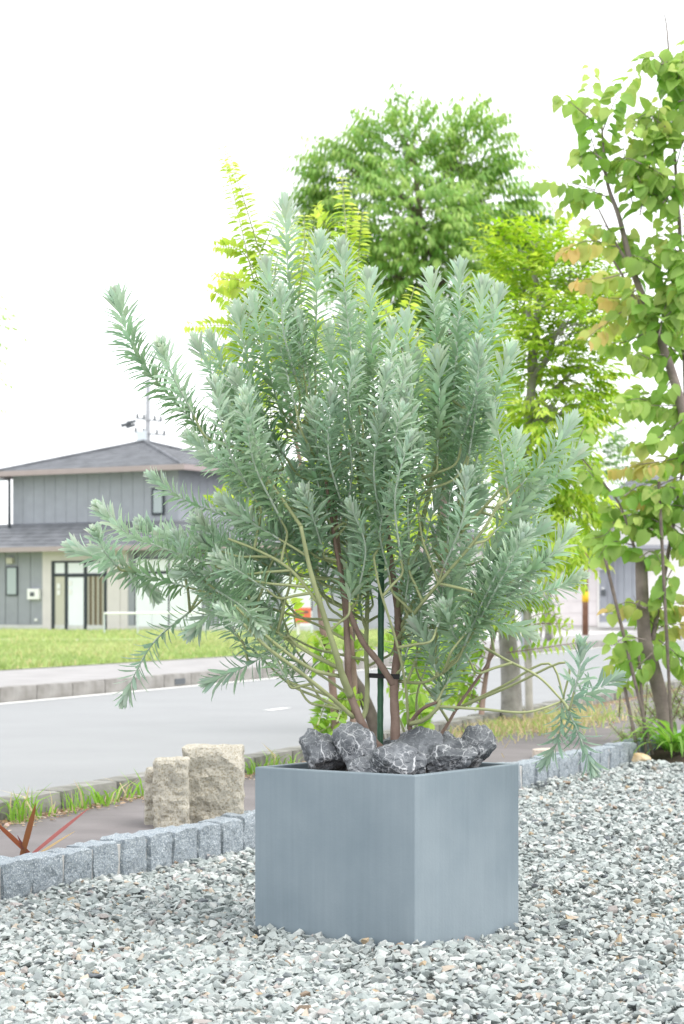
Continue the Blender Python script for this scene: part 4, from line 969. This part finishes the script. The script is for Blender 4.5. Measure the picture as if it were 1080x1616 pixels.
# dry grass round the street tree
K = 2600; rad = np.abs(rng.normal(0, 1, K)); an = rng.uniform(0, 2 * np.pi, K); t = rng.normal(0, 1.1, K); sN = -np.abs(rng.normal(0.28, 0.26, K))
Pd = np.array([[bB.x, bB.y, 0.1]]) + np.array(Kd)[None] * t[:, None] + np.array(Kn)[None] * 0
dK = (Pd[:, 0] - Ko.x) * Kn.x + (Pd[:, 1] - Ko.y) * Kn.y; Pd = Pd + np.array(Kn)[None] * (sN - dK)[:, None]; Pd[:, 2] = 0.1
cdry = np.array([[0.55, 0.46, 0.28]]) * rng.uniform(0.7, 1.3, (K, 1)); gr = rng.uniform(0, 1, K) < 0.4; cdry[gr] = np.array([0.34, 0.46, 0.14])
blades('dry_grass', Pd, rng.uniform(0.03, 0.13, K), rng.uniform(0.4, 1.5, K), rng.uniform(0.003, 0.006, K), cdry, 'dry straw coloured grass at the foot of the street tree', 'grass')
# dead leaves gathered at the foot of the near kerb
lit = Leaves('drop'); random.seed(99)
for k in range(5200):
    t = random.uniform(-2, 16); s_ = -abs(random.gauss(0.0, 0.07)) - 0.005; q = at(Ko, Kd, Kn, t, s_)
    a = random.uniform(0, 6.28); lit.add(Vector((q.x, q.y, 0.103 + random.uniform(0, 0.012))), Vector((math.cos(a), math.sin(a), random.uniform(-.1, .25))), Vector((0, 0, 1)) + rv(0.4), random.uniform(0.012, 0.035), random.uniform(0.02, 0.05), jit(random.choice(((0.48, 0.38, 0.27), (0.38, 0.27, 0.18), (0.60, 0.50, 0.38), (0.30, 0.2, 0.13))), 0.2))
for k in range(900):
    t = random.uniform(-1.2, 1.2); s_ = -abs(random.gauss(0.3, 0.25)); b0 = (Vector((bB.x, bB.y, 0)) - Ko).dot(Kd); q = at(Ko, Kd, Kn, b0 + t, s_)
    a = random.uniform(0, 6.28); lit.add(Vector((q.x, q.y, 0.103 + random.uniform(0, 0.012))), Vector((math.cos(a), math.sin(a), random.uniform(-.1, .25))), Vector((0, 0, 1)) + rv(0.4), random.uniform(0.02, 0.055), random.uniform(0.03, 0.07), jit(random.choice(((0.55, 0.44, 0.30), (0.45, 0.33, 0.22), (0.62, 0.52, 0.38))), 0.2))
lm = lit.mesh('leaf_litter', np.arange(len(lit.p)), (0, 0, 0)); tag(put('leaf_litter', lm, M['leaf']), 'dry brown leaf litter along the foot of the near kerb', 'leaf litter', kind='stuff')

# ================================================================== THE GREY HOUSE ACROSS THE LAWN
HD = 75.6; HG = 0.18; TH = R(30)
hO = V(282, 0, HD); hO.z = HG
ef = Vector((-math.cos(TH), math.sin(TH), 0)); eb = Vector((math.sin(TH), math.cos(TH), 0)); ez = Vector((0, 0, 1))
def ufz(px, py, v0, o=None, f_=None, b_=None):
    """pixel -> (u along the front, z) on the wall plane v = v0"""
    o = hO if o is None else o; f_ = ef if f_ is None else f_; b_ = eb if b_ is None else b_
    q = o + b_ * v0; k = (px - PW / 2) / F
    u = (k * q.y - q.x) / (f_.x - k * f_.y); Y = q.y + f_.y * u
    return u, HC - (py - HY) / F * Y
class Wall:
    """boxes laid out on a wall plane by pixel"""
    def __init__(s, th, v0, o, f_, b_): s.th, s.v, s.o, s.f, s.b = th, v0, o, f_, b_
    def slab(s, name, x0, x1, y0, y1, m, t=0.06, proud=0.0, z0=None, z1=None, parent=None, bevel=0):
        u0, za = ufz(x0, y0, s.v, s.o, s.f, s.b); u1, zb = ufz(x1, y1, s.v, s.o, s.f, s.b)
        um, zt = ufz((x0 + x1) / 2, y0, s.v, s.o, s.f, s.b); _, zl = ufz((x0 + x1) / 2, y1, s.v, s.o, s.f, s.b)
        if z0 is not None: zl = z0
        if z1 is not None: zt = z1
        c = s.o + s.f * ((u0 + u1) / 2) + s.b * (s.v - proud + t / 2); c.z = (zt + zl) / 2
        return Geo().box(c, (abs(u1 - u0), t, zt - zl), axes=(-s.f, s.b, ez)).build(name, m, parent or s.th, bevel=bevel)
house = thing('grey_house', hO, 'two storey grey house with hip roof and vertical board walls beyond the lawn', 'house')
VL = -1.7
WU, WLo = Wall(house, 0.0, hO, ef, eb), Wall(house, VL, hO, ef, eb)
WR = Wall(house, 0.0, hO, eb, ef)                   # side wall, laid out along eb (v measured along ef)
zU1 = HC + (HY - 737) / F * HD; zU0 = HC + (HY - 848) / F * HD
uA, uB = 0.0, ufz(20, 800, 0.0)[0]; RW = 6.3
def core(name, u0, u1, v0, v1, z0, z1, m):
    c = hO + ef * ((u0 + u1) / 2) + eb * ((v0 + v1) / 2); c.z = (z0 + z1) / 2
    return Geo().box(c, (abs(u1 - u0), abs(v1 - v0), z1 - z0), axes=(-ef, eb, ez)).build(name, m, house)
core('upper_wall', uA + 0.06, uB - 0.06, 0.06, RW - 0.06, zU0 - 0.6, zU1, M['siding'])
for k in range(15):                                  # board panels of the upper storey
    u0 = uA + (uB - uA) * k / 15; u1 = uA + (uB - uA) * (k + 1) / 15
    c = hO + ef * ((u0 + u1) / 2) + eb * 0.03; c.z = (zU0 - 0.4 + zU1) / 2
    Geo().box(c, (u1 - u0 - 0.014, 0.06, zU1 - zU0 + 0.4), axes=(-ef, eb, ez)).build('siding_panel', M['siding'], house)
for k in range(14):
    v0 = RW * k / 14; v1 = RW * (k + 1) / 14; c = hO + eb * ((v0 + v1) / 2) + ef * 0.03; c.z = (zU0 - 0.4 + zU1) / 2
    Geo().box(c, (v1 - v0 - 0.014, 0.06, zU1 - zU0 + 0.4), axes=(eb, ef, ez)).build('siding_panel', M['siding'], house)
def hip_roof(th, O, f_, b_, u0, u1, v0, v1, z, h, m, gm, courses=11, ov=0.55, ridge=0.0):
    """stepped-course hip roof over the rectangle, plus a gutter board on every side"""
    u0 -= ov; u1 += ov; v0 -= ov; v1 += ov; uc, vc = (u0 + u1) / 2, (v0 + v1) / 2
    def pt(u, v, zz): p = O + f_ * u + b_ * v; p.z = zz; return p
    def ring(t, zz): return [pt(u0 + (uc - ridge - u0) * t, v0 + (vc - v0) * t, zz), pt(u1 + (uc + ridge - u1) * t, v0 + (vc - v0) * t, zz),
                             pt(u1 + (uc + ridge - u1) * t, v1 + (vc - v1) * t, zz), pt(u0 + (uc - ridge - u0) * t, v1 + (vc - v1) * t, zz)]
    g = Geo(); step = 0.03
    for i in range(courses):
        a, b = ring(i / courses, z + h * i / courses + step), ring((i + 1) / courses, z + h * (i + 1) / courses)
        for k in range(4):
            g.quad(a[k], a[(k + 1) % 4], b[(k + 1) % 4], b[k])
            lo = [p - ez * step for p in a]; g.quad(lo[k], lo[(k + 1) % 4], a[(k + 1) % 4], a[k])
    r = ring(0, z + 0.01); g.quad(r[3], r[2], r[1], r[0])
    ro = g.build('roof', m, th)
    gg = Geo(); A = ring(0, z - 0.05)
    for k in range(4):
        p, q = A[k], A[(k + 1) % 4]; d = (q - p).normalized(); nrm = d.cross(ez); c = (p + q) / 2
        s = 1 if (c - pt(uc, vc, z)).dot(nrm) > 0 else -1
        gg.box(c + nrm * s * 0.06 , ((q - p).length + (0.24 if k % 2 == 0 else 0), 0.115, 0.19), axes=(d, nrm, ez))
    gg.build('gutter', gm, ro); return ro
roofU = hip_roof(house, hO, ef, eb, uA, uB, 0, RW, zU1, 1.22, M['roof'], M['gutter'], 12, 0.6)
for a_u, a_v in ((uA - .6, -.6), (uB + .6, -.6), (uA - .6, RW + .6)):   # hip caps
    p = hO + ef * a_u + eb * a_v; p.z = zU1 + 0.04; q = hO + ef * ((uA + uB) / 2) + eb * (RW / 2); q.z = zU1 + 1.27
    Geo().tube([p, q], 0.055, 6).build('hip_cap', M['roof'], roofU)
# lower storey
zE = ufz(60, 866, VL)[1]; zG = HG
uL0, uL1 = ufz(492, 900, VL)[0], ufz(-90, 900, VL)[0]
core('lower_wall', uL0 + 0.05, uL1, VL + 0.08, RW, zG - 0.25, zE, M['siding_lower'])
core('foundation', uL0, uL1, VL - 0.02, VL + 0.1, zG - 0.3, ufz(40, 986, VL)[1], M['foundation'])
zf = ufz(40, 986, VL)[1]
for k in range(8):                                   # grey boards left of the entrance
    x0 = -90 + (68 + 90) * k / 8; x1 = -90 + (68 + 90) * (k + 1) / 8
    WLo.slab('siding_panel', x0 + 0.5, x1 - 0.5, 870, 985, M['siding_lower'], 0.07, 0, z0=zf + 0.01, z1=zE)
for x0, x1 in ((68, 82), (170, 190.4), (191, 203)):
    WLo.slab('beige_panel', x0 + .1, x1, 870, 993, M['beige'], 0.10, 0.035, z0=zG - .1, z1=zE)
WLo.slab('beige_panel', 82, 169.8, 870, 884.5, M['beige'], 0.10, 0.033, z1=zE)
WLo.slab('pilaster', 203.3, 213, 870, 985, M['siding_lower'], 0.10, 0.03, z0=zf, z1=zE)
# entrance: dark frame, sidelight, door leaf, slatted screen
ent = WLo.slab('entrance', 82.2, 169.6, 885, 994, M['frame_dark'], 0.05, -0.03)
for x0, x1 in ((82.2, 87), (103, 107.5), (133, 138), (165.5, 169.6)):
    WLo.slab('frame_post', x0, x1, 885.2, 993.8, M['frame_dark'], 0.10, 0.03, parent=ent)
for y0, y1 in ((885, 888), (905, 909.5)):
    WLo.slab('frame_rail', 82.3, 169.5, y0, y1, M['frame_dark'], 0.09, 0.025, parent=ent)
for x0, x1 in ((87, 103), (107.5, 165.5)):
    WLo.slab('transom_pane', x0, x1, 888, 905, M['white_panel'], 0.03, -0.0, parent=ent)
WLo.slab('sidelight', 87, 103, 909.5, 993, M['curtain'], 0.03, 0.0, parent=ent)
leafd = WLo.slab('door_leaf', 108, 132.6, 911, 993, M['white_panel'], 0.05, 0.005, parent=ent)
for k in range(7):
    x0 = 138.4 + 27 * k / 7; WLo.slab('slat', x0, x0 + 27 / 7 * (0.78 if k % 2 else 0.55), 909.5, 992.5, M['curtain'] if k % 2 == 0 else M['brown_slat'], 0.04, 0.0 + 0.004 * (k % 3), parent=ent)
for x, y in ((109, 916), (109, 930), (91, 921), (91, 931)):
    WLo.slab('notice', x, x + 5, y, y + 8, M['white_paint'], 0.02, 0.035, parent=ent)
# bays with white shutters
for x0, x1 in ((213.2, 320), (345, 425), (445, 492)):
    bay = WLo.slab('window_bay', x0, x1, 880, 990, M['frame_dark'], 0.05, 0.0)
    n = max(1, round((x1 - x0) / 46)); wx = (x1 - x0) / n
    for k in range(n):
        a, b = x0 + wx * k + 2.0, x0 + wx * (k + 1) - 1.0
        WLo.slab('transom_pane', a, b, 882.5, 901, M['white_panel'], 0.04, 0.02, parent=bay)
        WLo.slab('shutter', a, (a + b) / 2 - .2, 906, 988.5, M['white_panel'], 0.04, 0.024, parent=bay); WLo.slab('shutter', (a + b) / 2 + .2, b, 906, 988.5, M['white_panel'], 0.04, 0.02, parent=bay)
for x0, x1 in ((320.3, 344.7), (425.3, 444.7)): WLo.slab('siding_panel', x0, x1, 870, 985, M['siding_lower'], 0.07, 0, z0=zf, z1=zE)
def window(wl, x0, x1, y0, y1, fr=2.2):
    wn = wl.slab('window', x0, x1, y0, y1, M['frame_dark'], 0.08, 0.05); wl.slab('pane', x0 + fr, x1 - fr, y0 + fr * 1.2, y1 - fr * 1.2, M['glass_pale'], 0.02, 0.056, parent=wn); return wn
window(WLo, 11, 29, 894, 940, 1.8); window(WU, 240.5, 260.5, 770, 813, 3.2)
WLo.slab('wall_lamp', 14, 23, 880, 889.5, M['curtain'], 0.16, 0.16, bevel=0.03)
bx_ = WLo.slab('meter_box', 47, 65.5, 929, 946, M['white_paint'], 0.15, 0.15, bevel=0.02); WLo.slab('meter_window', 52, 58.5, 934.5, 941, M['dark_grey'], 0.02, 0.165, parent=bx_)
WLo.slab('vent_cap', 56, 60, 976, 980, M['white_paint'], 0.06, 0.06)
# lower roof: a skirt in front of and beside the upper storey
def skirt():
    zj = zE + 0.98; ov = 0.6; g = Geo()
    def pt(u, v, z): p = hO + ef * u + eb * v; p.z = z; return p
    n = 7; step = 0.03; uS, uE = uL0 - ov, uL1 + 0.2
    for i in range(n):
        t0, t1 = i / n, (i + 1) / n; z0, z1 = zE + (zj - zE) * t0 + step, zE + (zj - zE) * t1
        v0, v1 = VL - ov + (0.0 - VL + ov) * t0, VL - ov + (0.0 - VL + ov) * t1
        us0, us1 = uS + (uA - 2.2 - uS) * t0, uS + (uA - 2.2 - uS) * t1
        g.quad(pt(us0, v0, z0), pt(us1, v1, z1), pt(uE, v1, z1), pt(uE, v0, z0)); g.quad(pt(us0, v0, z0 - step), pt(us0, v0, z0), pt(uE, v0, z0), pt(uE, v0, z0 - step))
        g.quad(pt(us0, v0, z0), pt(us0, RW, z0), pt(us1, RW, z1), pt(us1, v1, z1)); g.quad(pt(us0, v0, z0 - step), pt(us0, RW, z0 - step), pt(us0, RW, z0), pt(us0, v0, z0))
    g.quad(pt(uA - 2.2, 0, zj), pt(uA - 2.2, RW, zj), pt(uA + .1, RW, zj), pt(uA + .1, 0, zj)); g.quad(pt(uS, VL - ov, zE - .01), pt(uE, VL - ov, zE - .01), pt(uE, VL + .1, zE - .01), pt(uS, VL + .1, zE - .01))
    ro = g.build('lower_roof', M['roof'], house)
    c = pt((uS + uE) / 2, VL - ov - 0.05, zE - 0.04); Geo().box(c, (uE - uS + 0.1, 0.12, 0.17), axes=(-ef, eb, ez)).build('gutter', M['gutter'], ro)
    c = pt(uS - 0.05, (VL - ov + RW) / 2, zE - 0.042); Geo().box(c, (0.12, RW - VL + ov, 0.168), axes=(-ef, eb, ez)).build('gutter', M['gutter'], ro)
skirt()
# drain pipe standing off the left end of the house
pa = V(15, 850, HD + 3.3); pb = V(15, 757, HD + 3.3); pcx = V(-40, 757, HD + 3.3)
Geo().tube([pa, pb, pcx], 0.06, 7).build('pipe', M['frame_dark'], house)
# rail in front of the house
rl = thing('hand_rail', V(330, 0, 62).xy.to_3d() + Vector((0, 0, 0.2)), 'thin white hand rail with slim posts standing on the lawn before the shutters', 'railing')
r0, r1 = V(165, 968, 66), V(492, 966, 63); Geo().tube([r0, r1], 0.032, 7).build('rail', M['white_paint'], rl)
for k in range(7):
    p = r0.lerp(r1, k / 6); Geo().tube([Vector((p.x, p.y, 0.15)), p], 0.025, 6).build('post', M['steel'], rl)
mb0 = V(478, 971, 58); mbx = thing('letter_box', (mb0.x, mb0.y, 0.2), 'orange red letter box on a pale post at the lawn edge', 'letter box')
Geo().box(mb0, (0.44, 0.3, 0.42)).build('box', M['orange_red'], mbx, bevel=0.03)
Geo().box(mb0 + Vector((0, -0.155, 0.09)), (0.3, 0.012, 0.05)).build('slot', M['dark_grey'], mbx)
Geo().tube([Vector((mb0.x - 0.12, mb0.y, 0.18)), mb0 - Vector((0.12, 0, 0.2))], 0.04, 8).build('post', M['white_paint'], mbx)
# utility pole behind the house
UY = 105; up0 = V(232, 0, UY); up0.z = 0.15; ut = thing('utility_pole', up0, 'pale concrete utility pole with cross arms behind the grey house roof', 'utility pole')
ptop = V(234, 600, UY); Geo().tube([up0, ptop], [0.19, 0.10], 12).build('pole', M['concrete_pole'], ut, smooth=True)
Geo().tube([ptop, ptop + Vector((0, 0, 0.9))], [0.035, 0.012], 6).build('rod', M['concrete_pole'], ut)
for y, x0, x1 in ((663, 215, 256), (685, 212, 262)):
    a, b = V(x0, y - 3, UY - .1), V(x1, y + 2, UY - .1); arm = Geo().tube([a, a.lerp(b, .5), b], 0.045, 6).build('cross_arm', M['concrete_pole'], ut)
    for t in (0.05, 0.3, 0.72, 0.95):
        q = a.lerp(b, t); Geo().lathe(q + Vector((0, 0, 0.04)), [(0.05, 0), (0.08, 0.05), (0.04, 0.1), (0.07, 0.15), (0.03, 0.2)], 8).build('insulator', M['dark_grey'], arm)
Geo().box(V(224, 690, UY - .2), (0.5, 0.4, 0.6)).build('transformer', M['steel'], ut)
for k, (x, y) in enumerate(((215, 664), (206, 668), (214, 670))):
    a = V(x, y, UY - .3); Geo().tube([a, a + Vector((-0.45, 0, -0.12))], [0.06, 0.1], 6).build('insulator', M['dark_grey'], ut)
wg = Geo()
for (x0, y0), (x1, y1) in (((225, 662), (-300, 740)), ((225, 666), (-300, 760)), ((245, 664), (700, 712)), ((250, 686), (700, 735))):
    a, b = V(x0, y0, UY), V(x1, y1, UY + 12); wg.tube([a.lerp(b, i / 10) - Vector((0, 0, 1.4 * (i / 10) * (1 - i / 10))) for i in range(11)], 0.008, 5)
wg.build('wire', M['steel'], ut)

# ================================================================== MIDDLE AND RIGHT BUILDINGS
mO = V(760, 0, 84); mO.z = 0.16; fM = Vector((-1, 0.12, 0)).normalized(); bM_ = Vector((0.12, 1, 0)).normalized()
mid = thing('low_house', mO, 'low white walled house with brown eaves half hidden behind the shrubs', 'house')
def obox(th, O, f_, b_, name, u0, u1, v0, v1, z0, z1, m, bevel=0):
    c = O + f_ * ((u0 + u1) / 2) + b_ * ((v0 + v1) / 2); c.z = (z0 + z1) / 2
    return Geo().box(c, (abs(u1 - u0), abs(v1 - v0), z1 - z0), axes=(-f_, b_, ez)).build(name, m, th, bevel=bevel)
uz = lambda px, py, O, f_, b_, v0=0.0: ufz(px, py, v0, O, f_, b_)
zt = uz(700, 850, mO, fM, bM_)[1]
obox(mid, mO, fM, bM_, 'wall', 0, 6.5, 0, 6, 0.0, zt, M['cream'])
obox(mid, mO, fM, bM_, 'window', 2.2, 3.6, -0.05, 0.05, 1.4, zt - 0.05, M['frame_dark']); obox(mid, mO, fM, bM_, 'pane', 2.3, 3.5, -0.07, -0.045, 1.5, zt - 0.15, M['glass_pale'])
hip_roof(mid, mO, fM, bM_, 0, 6.5, 0, 6, zt, 1.1, M['roof'], M['brown'], 9, 0.5, 1.2)
rO = V(1010, 0, 80.0); rO.z = 0.14; fR = Vector((-1, 0.02, 0)).normalized(); bR = Vector((0.02, 1, 0)).normalized()
rh = thing('garage_house', rO, 'cream house with grey panelled porch and wide garage door behind the banded pole', 'house')
WG = Wall(rh, 0.0, rO, fR, bR)
def rz_(px, py): return ufz(px, py, 0.0, rO, fR, bR)
ug0, ug1 = rz_(1130, 900)[0], rz_(840, 900)[0]; ztop = rz_(1000, 806)[1]; zg1 = rz_(900, 884)[1]; zb = 0.0
uP = rz_(946, 900)[0]
obox(rh, rO, fR, bR, 'wall', ug0, rz_(978, 900)[0], 0.12, 7, zb, ztop, M['cream'])
obox(rh, rO, fR, bR, 'garage_wall', rz_(978, 900)[0], ug1, 0.12, 6, zb, rz_(900, 866)[1], M['cream'])
gd = WG.slab('garage_door', 858, 943, 891, 988, M['beige'], 0.06, -0.02)
for k in range(5): WG.slab('door_panel', 859, 942, 892 + 95 * k / 5 + .4, 892 + 95 * (k + 1) / 5 - .4, M['beige'], 0.03, 0.0, parent=gd)
WG.slab('door_frame', 852, 858, 886, 990, M['cream'], 0.14, 0.03); WG.slab('door_frame', 943, 946, 886, 990, M['cream'], 0.14, 0.03); WG.slab('door_lintel', 848, 946, 879, 886, M['gutter_grey'], 0.16, 0.04)
WG.slab('garage_eave', 835, 948, 874, 879, M['brown'], 0.5, 0.4)
for k in range(5): WG.slab('porch_panel', 946.3 + 13 * k, 946.3 + 13 * (k + 1) - .5, 868, 982, M['siding_lower'] if k < 2 else M['siding'], 0.10, 0.05 + 0.01 * (k % 2))
WG.slab('downpipe', 968.5, 972.5, 868, 985, M['gutter_grey'], 0.10, 0.16); WG.slab('porch_base', 946, 1012, 982, 990, M['foundation'], 0.14, 0.07)
WG.slab('white_wall', 1012, 1100, 868, 990, M['cream'], 0.12, 0.03)
lp = V(952.5, 893, 79.75); lm_ = Geo(); lm_.v = []
lq = thing('porch_lamp', lp, 'round white bulkhead lamp on the grey porch wall', 'lamp'); lg = Geo()
for i in range(5):
    for j in range(16):
        a = 2 * math.pi * j / 16; ph = math.pi / 2 * i / 4; lg.v.append(lp + Vector((0.125 * math.cos(ph) * math.cos(a), -0.13 * math.sin(ph) + .1, 0.125 * math.cos(ph) * math.sin(a))))
lg.f = [(i * 16 + j, i * 16 + (j + 1) % 16, (i + 1) * 16 + (j + 1) % 16, (i + 1) * 16 + j) for i in range(4) for j in range(16)]
lg.build('shade', M['white_paint'], lq, smooth=True)
Geo().box(lp + Vector((0, 0.075, 0)), (0.30, 0.05, 0.30)).build('base', M['steel'], lq, bevel=0.02)
ic = WG.slab('intercom', 949, 955.5, 931, 940, M['dark_grey'], 0.08, 0.11); WG.slab('name_plate', 949.5, 953, 927, 930, M['white_paint'], 0.03, 0.09); WG.slab('socket_cover', 950, 954, 967, 971, M['white_paint'], 0.05, 0.1)
# porch roof and main roof
obox(rh, rO, fR, bR, 'porch_roof', rz_(936, 862)[0], rz_(1056, 862)[0], -0.9, 0.2, rz_(1000, 867)[1], rz_(1000, 861)[1], M['gutter_grey'])
hip_roof(rh, rO, fR, bR, ug0, rz_(962, 900)[0], 0.12, 7, ztop, 1.9, M['roof'], M['gutter_grey'], 14, 0.45, 0.2)
# garage roof slab
obox(rh, rO, fR, bR, 'garage_roof', rz_(978, 900)[0], ug1 + 0.3, -0.35, 6.2, rz_(900, 866)[1], rz_(900, 862)[1], M['roof'])
# brown pole with a yellow band
PY = 66; pp = V(924, 0, PY); pp.z = 0.16; pl = thing('banded_pole', pp, 'brown post with a yellow reflective band in front of the garage', 'pole')
Geo().tube([pp, V(924, 830, PY)], [0.098, 0.088], 12).build('post', M['pole_brown'], pl, smooth=True)
Geo().tube([V(924, 950, PY), V(924, 934, PY)], 0.106, 12).build('band', M['yellow'], pl, smooth=True)
# pale lamp post left of it, behind the street tree
q0 = V(826, 0, 40); q0.z = 0.17; ls = thing('lamp_post', q0, 'slim pale steel lamp post behind the street tree trunk', 'lamp post')
Geo().tube([q0, V(826, 700, 40), V(823, 560, 40)], [0.045, 0.034, 0.03], 10).build('pole', M['steel'], ls, smooth=True)
Geo().box(V(818, 556, 39.8), (0.16, 0.5, 0.09)).build('lamp_head', M['steel'], ls, bevel=0.02)
# convex traffic mirror across the road
mY = 47; m0 = V(716, 0, mY); m0.z = 0.165; tm = thing('traffic_mirror', m0, 'round convex traffic mirror on a grey pole across the road', 'mirror')
Geo().tube([m0, V(716, 930, mY)], 0.042, 10).build('pole', M['gutter_grey'], tm, smooth=True)
mc = V(706, 940, mY - 0.15); g = Geo(); rmax = 0.25; nrm = Vector((-0.1, -1, 0.42)).normalized(); sx_ = nrm.cross(ez).normalized(); sy_ = sx_.cross(nrm)
for i in range(7):
    r = rmax * i / 6
    for j in range(24):
        a = 2 * math.pi * j / 24; g.v.append(mc + sx_ * (r * math.cos(a)) + sy_ * (r * math.sin(a)) + nrm * (0.05 * (1 - (r / rmax) ** 2)))
g.f = [(i * 24 + j, i * 24 + (j + 1) % 24, (i + 1) * 24 + (j + 1) % 24, (i + 1) * 24 + j) for i in range(6) for j in range(24)]
g.build('mirror_face', M['mirror'], tm, smooth=True)
bk = Geo(); ring = [mc + sx_ * (0.265 * math.cos(2 * math.pi * j / 24)) + sy_ * (0.265 * math.sin(2 * math.pi * j / 24)) for j in range(24)]
bk.add(ring + [p - nrm * 0.06 for p in ring], [(j, (j + 1) % 24, 24 + (j + 1) % 24, 24 + j) for j in range(24)] + [tuple(range(24, 48))]); bk.build('housing', M['white_paint'], tm)
# small staked trees across the road and a crown edge at the left
YT = 55; bT = V(866, 0, YT); bT.z = 0.16
tree('roadside_tree', 'pale green staked young tree across the road before the garage', 'tree', bT, [bT, V(867, 900, YT), V(880, 800, YT), V(915, 700, YT)], 0.1,
     lobes_px([(930, 690, 52, 34, 0), (890, 760, 50, 40, 0), (950, 730, 40, 30, .3), (905, 830, 40, 40, .2)], YT), 420, 0.5, 8, 0.17, 0.15, [(0.13, 0.27, 0.07), (0.27, 0.42, 0.13)], M['bark'], 0.5, seed=15)
for k, (x0, x1) in enumerate(((852, 862), (888, 870), (874, 868))):
    a = V(x0, 0, YT - .3 * (k - 1)); a.z = 0.15; b = V(x1, 950, YT)
    tag(Geo().tube([a, b], [0.035, 0.03], 7).build('tree_stake', M['weathered_wood'], None, a), 'slanting wooden stake of the roadside tree, ' + ('on its lamp post side', 'on its banded pole side', 'close against its trunk')[k], 'stake', 'stakes of the roadside tree')
YW = 38; bW = at(Fo, Fd, Fn, 4, 1.2); bW = V(-95, 0, YW); bW.z = 0.2
tree('roadside_tree', 'lime green tree whose leafy edge shows at the left border above the house', 'tree', bW, [bW, V(-95, 900, YW), V(-95, 700, YW), V(-92, 520, YW)], 0.12,
     lobes_px([(-70, 520, 72, 70, 0), (-110, 600, 90, 80, 0), (-110, 450, 70, 60, 0)], YW), 260, 0.45, 8, 0.14, 0.12, [(0.22, 0.38, 0.06), (0.38, 0.52, 0.1)], M['bark'], 0.5, seed=17)
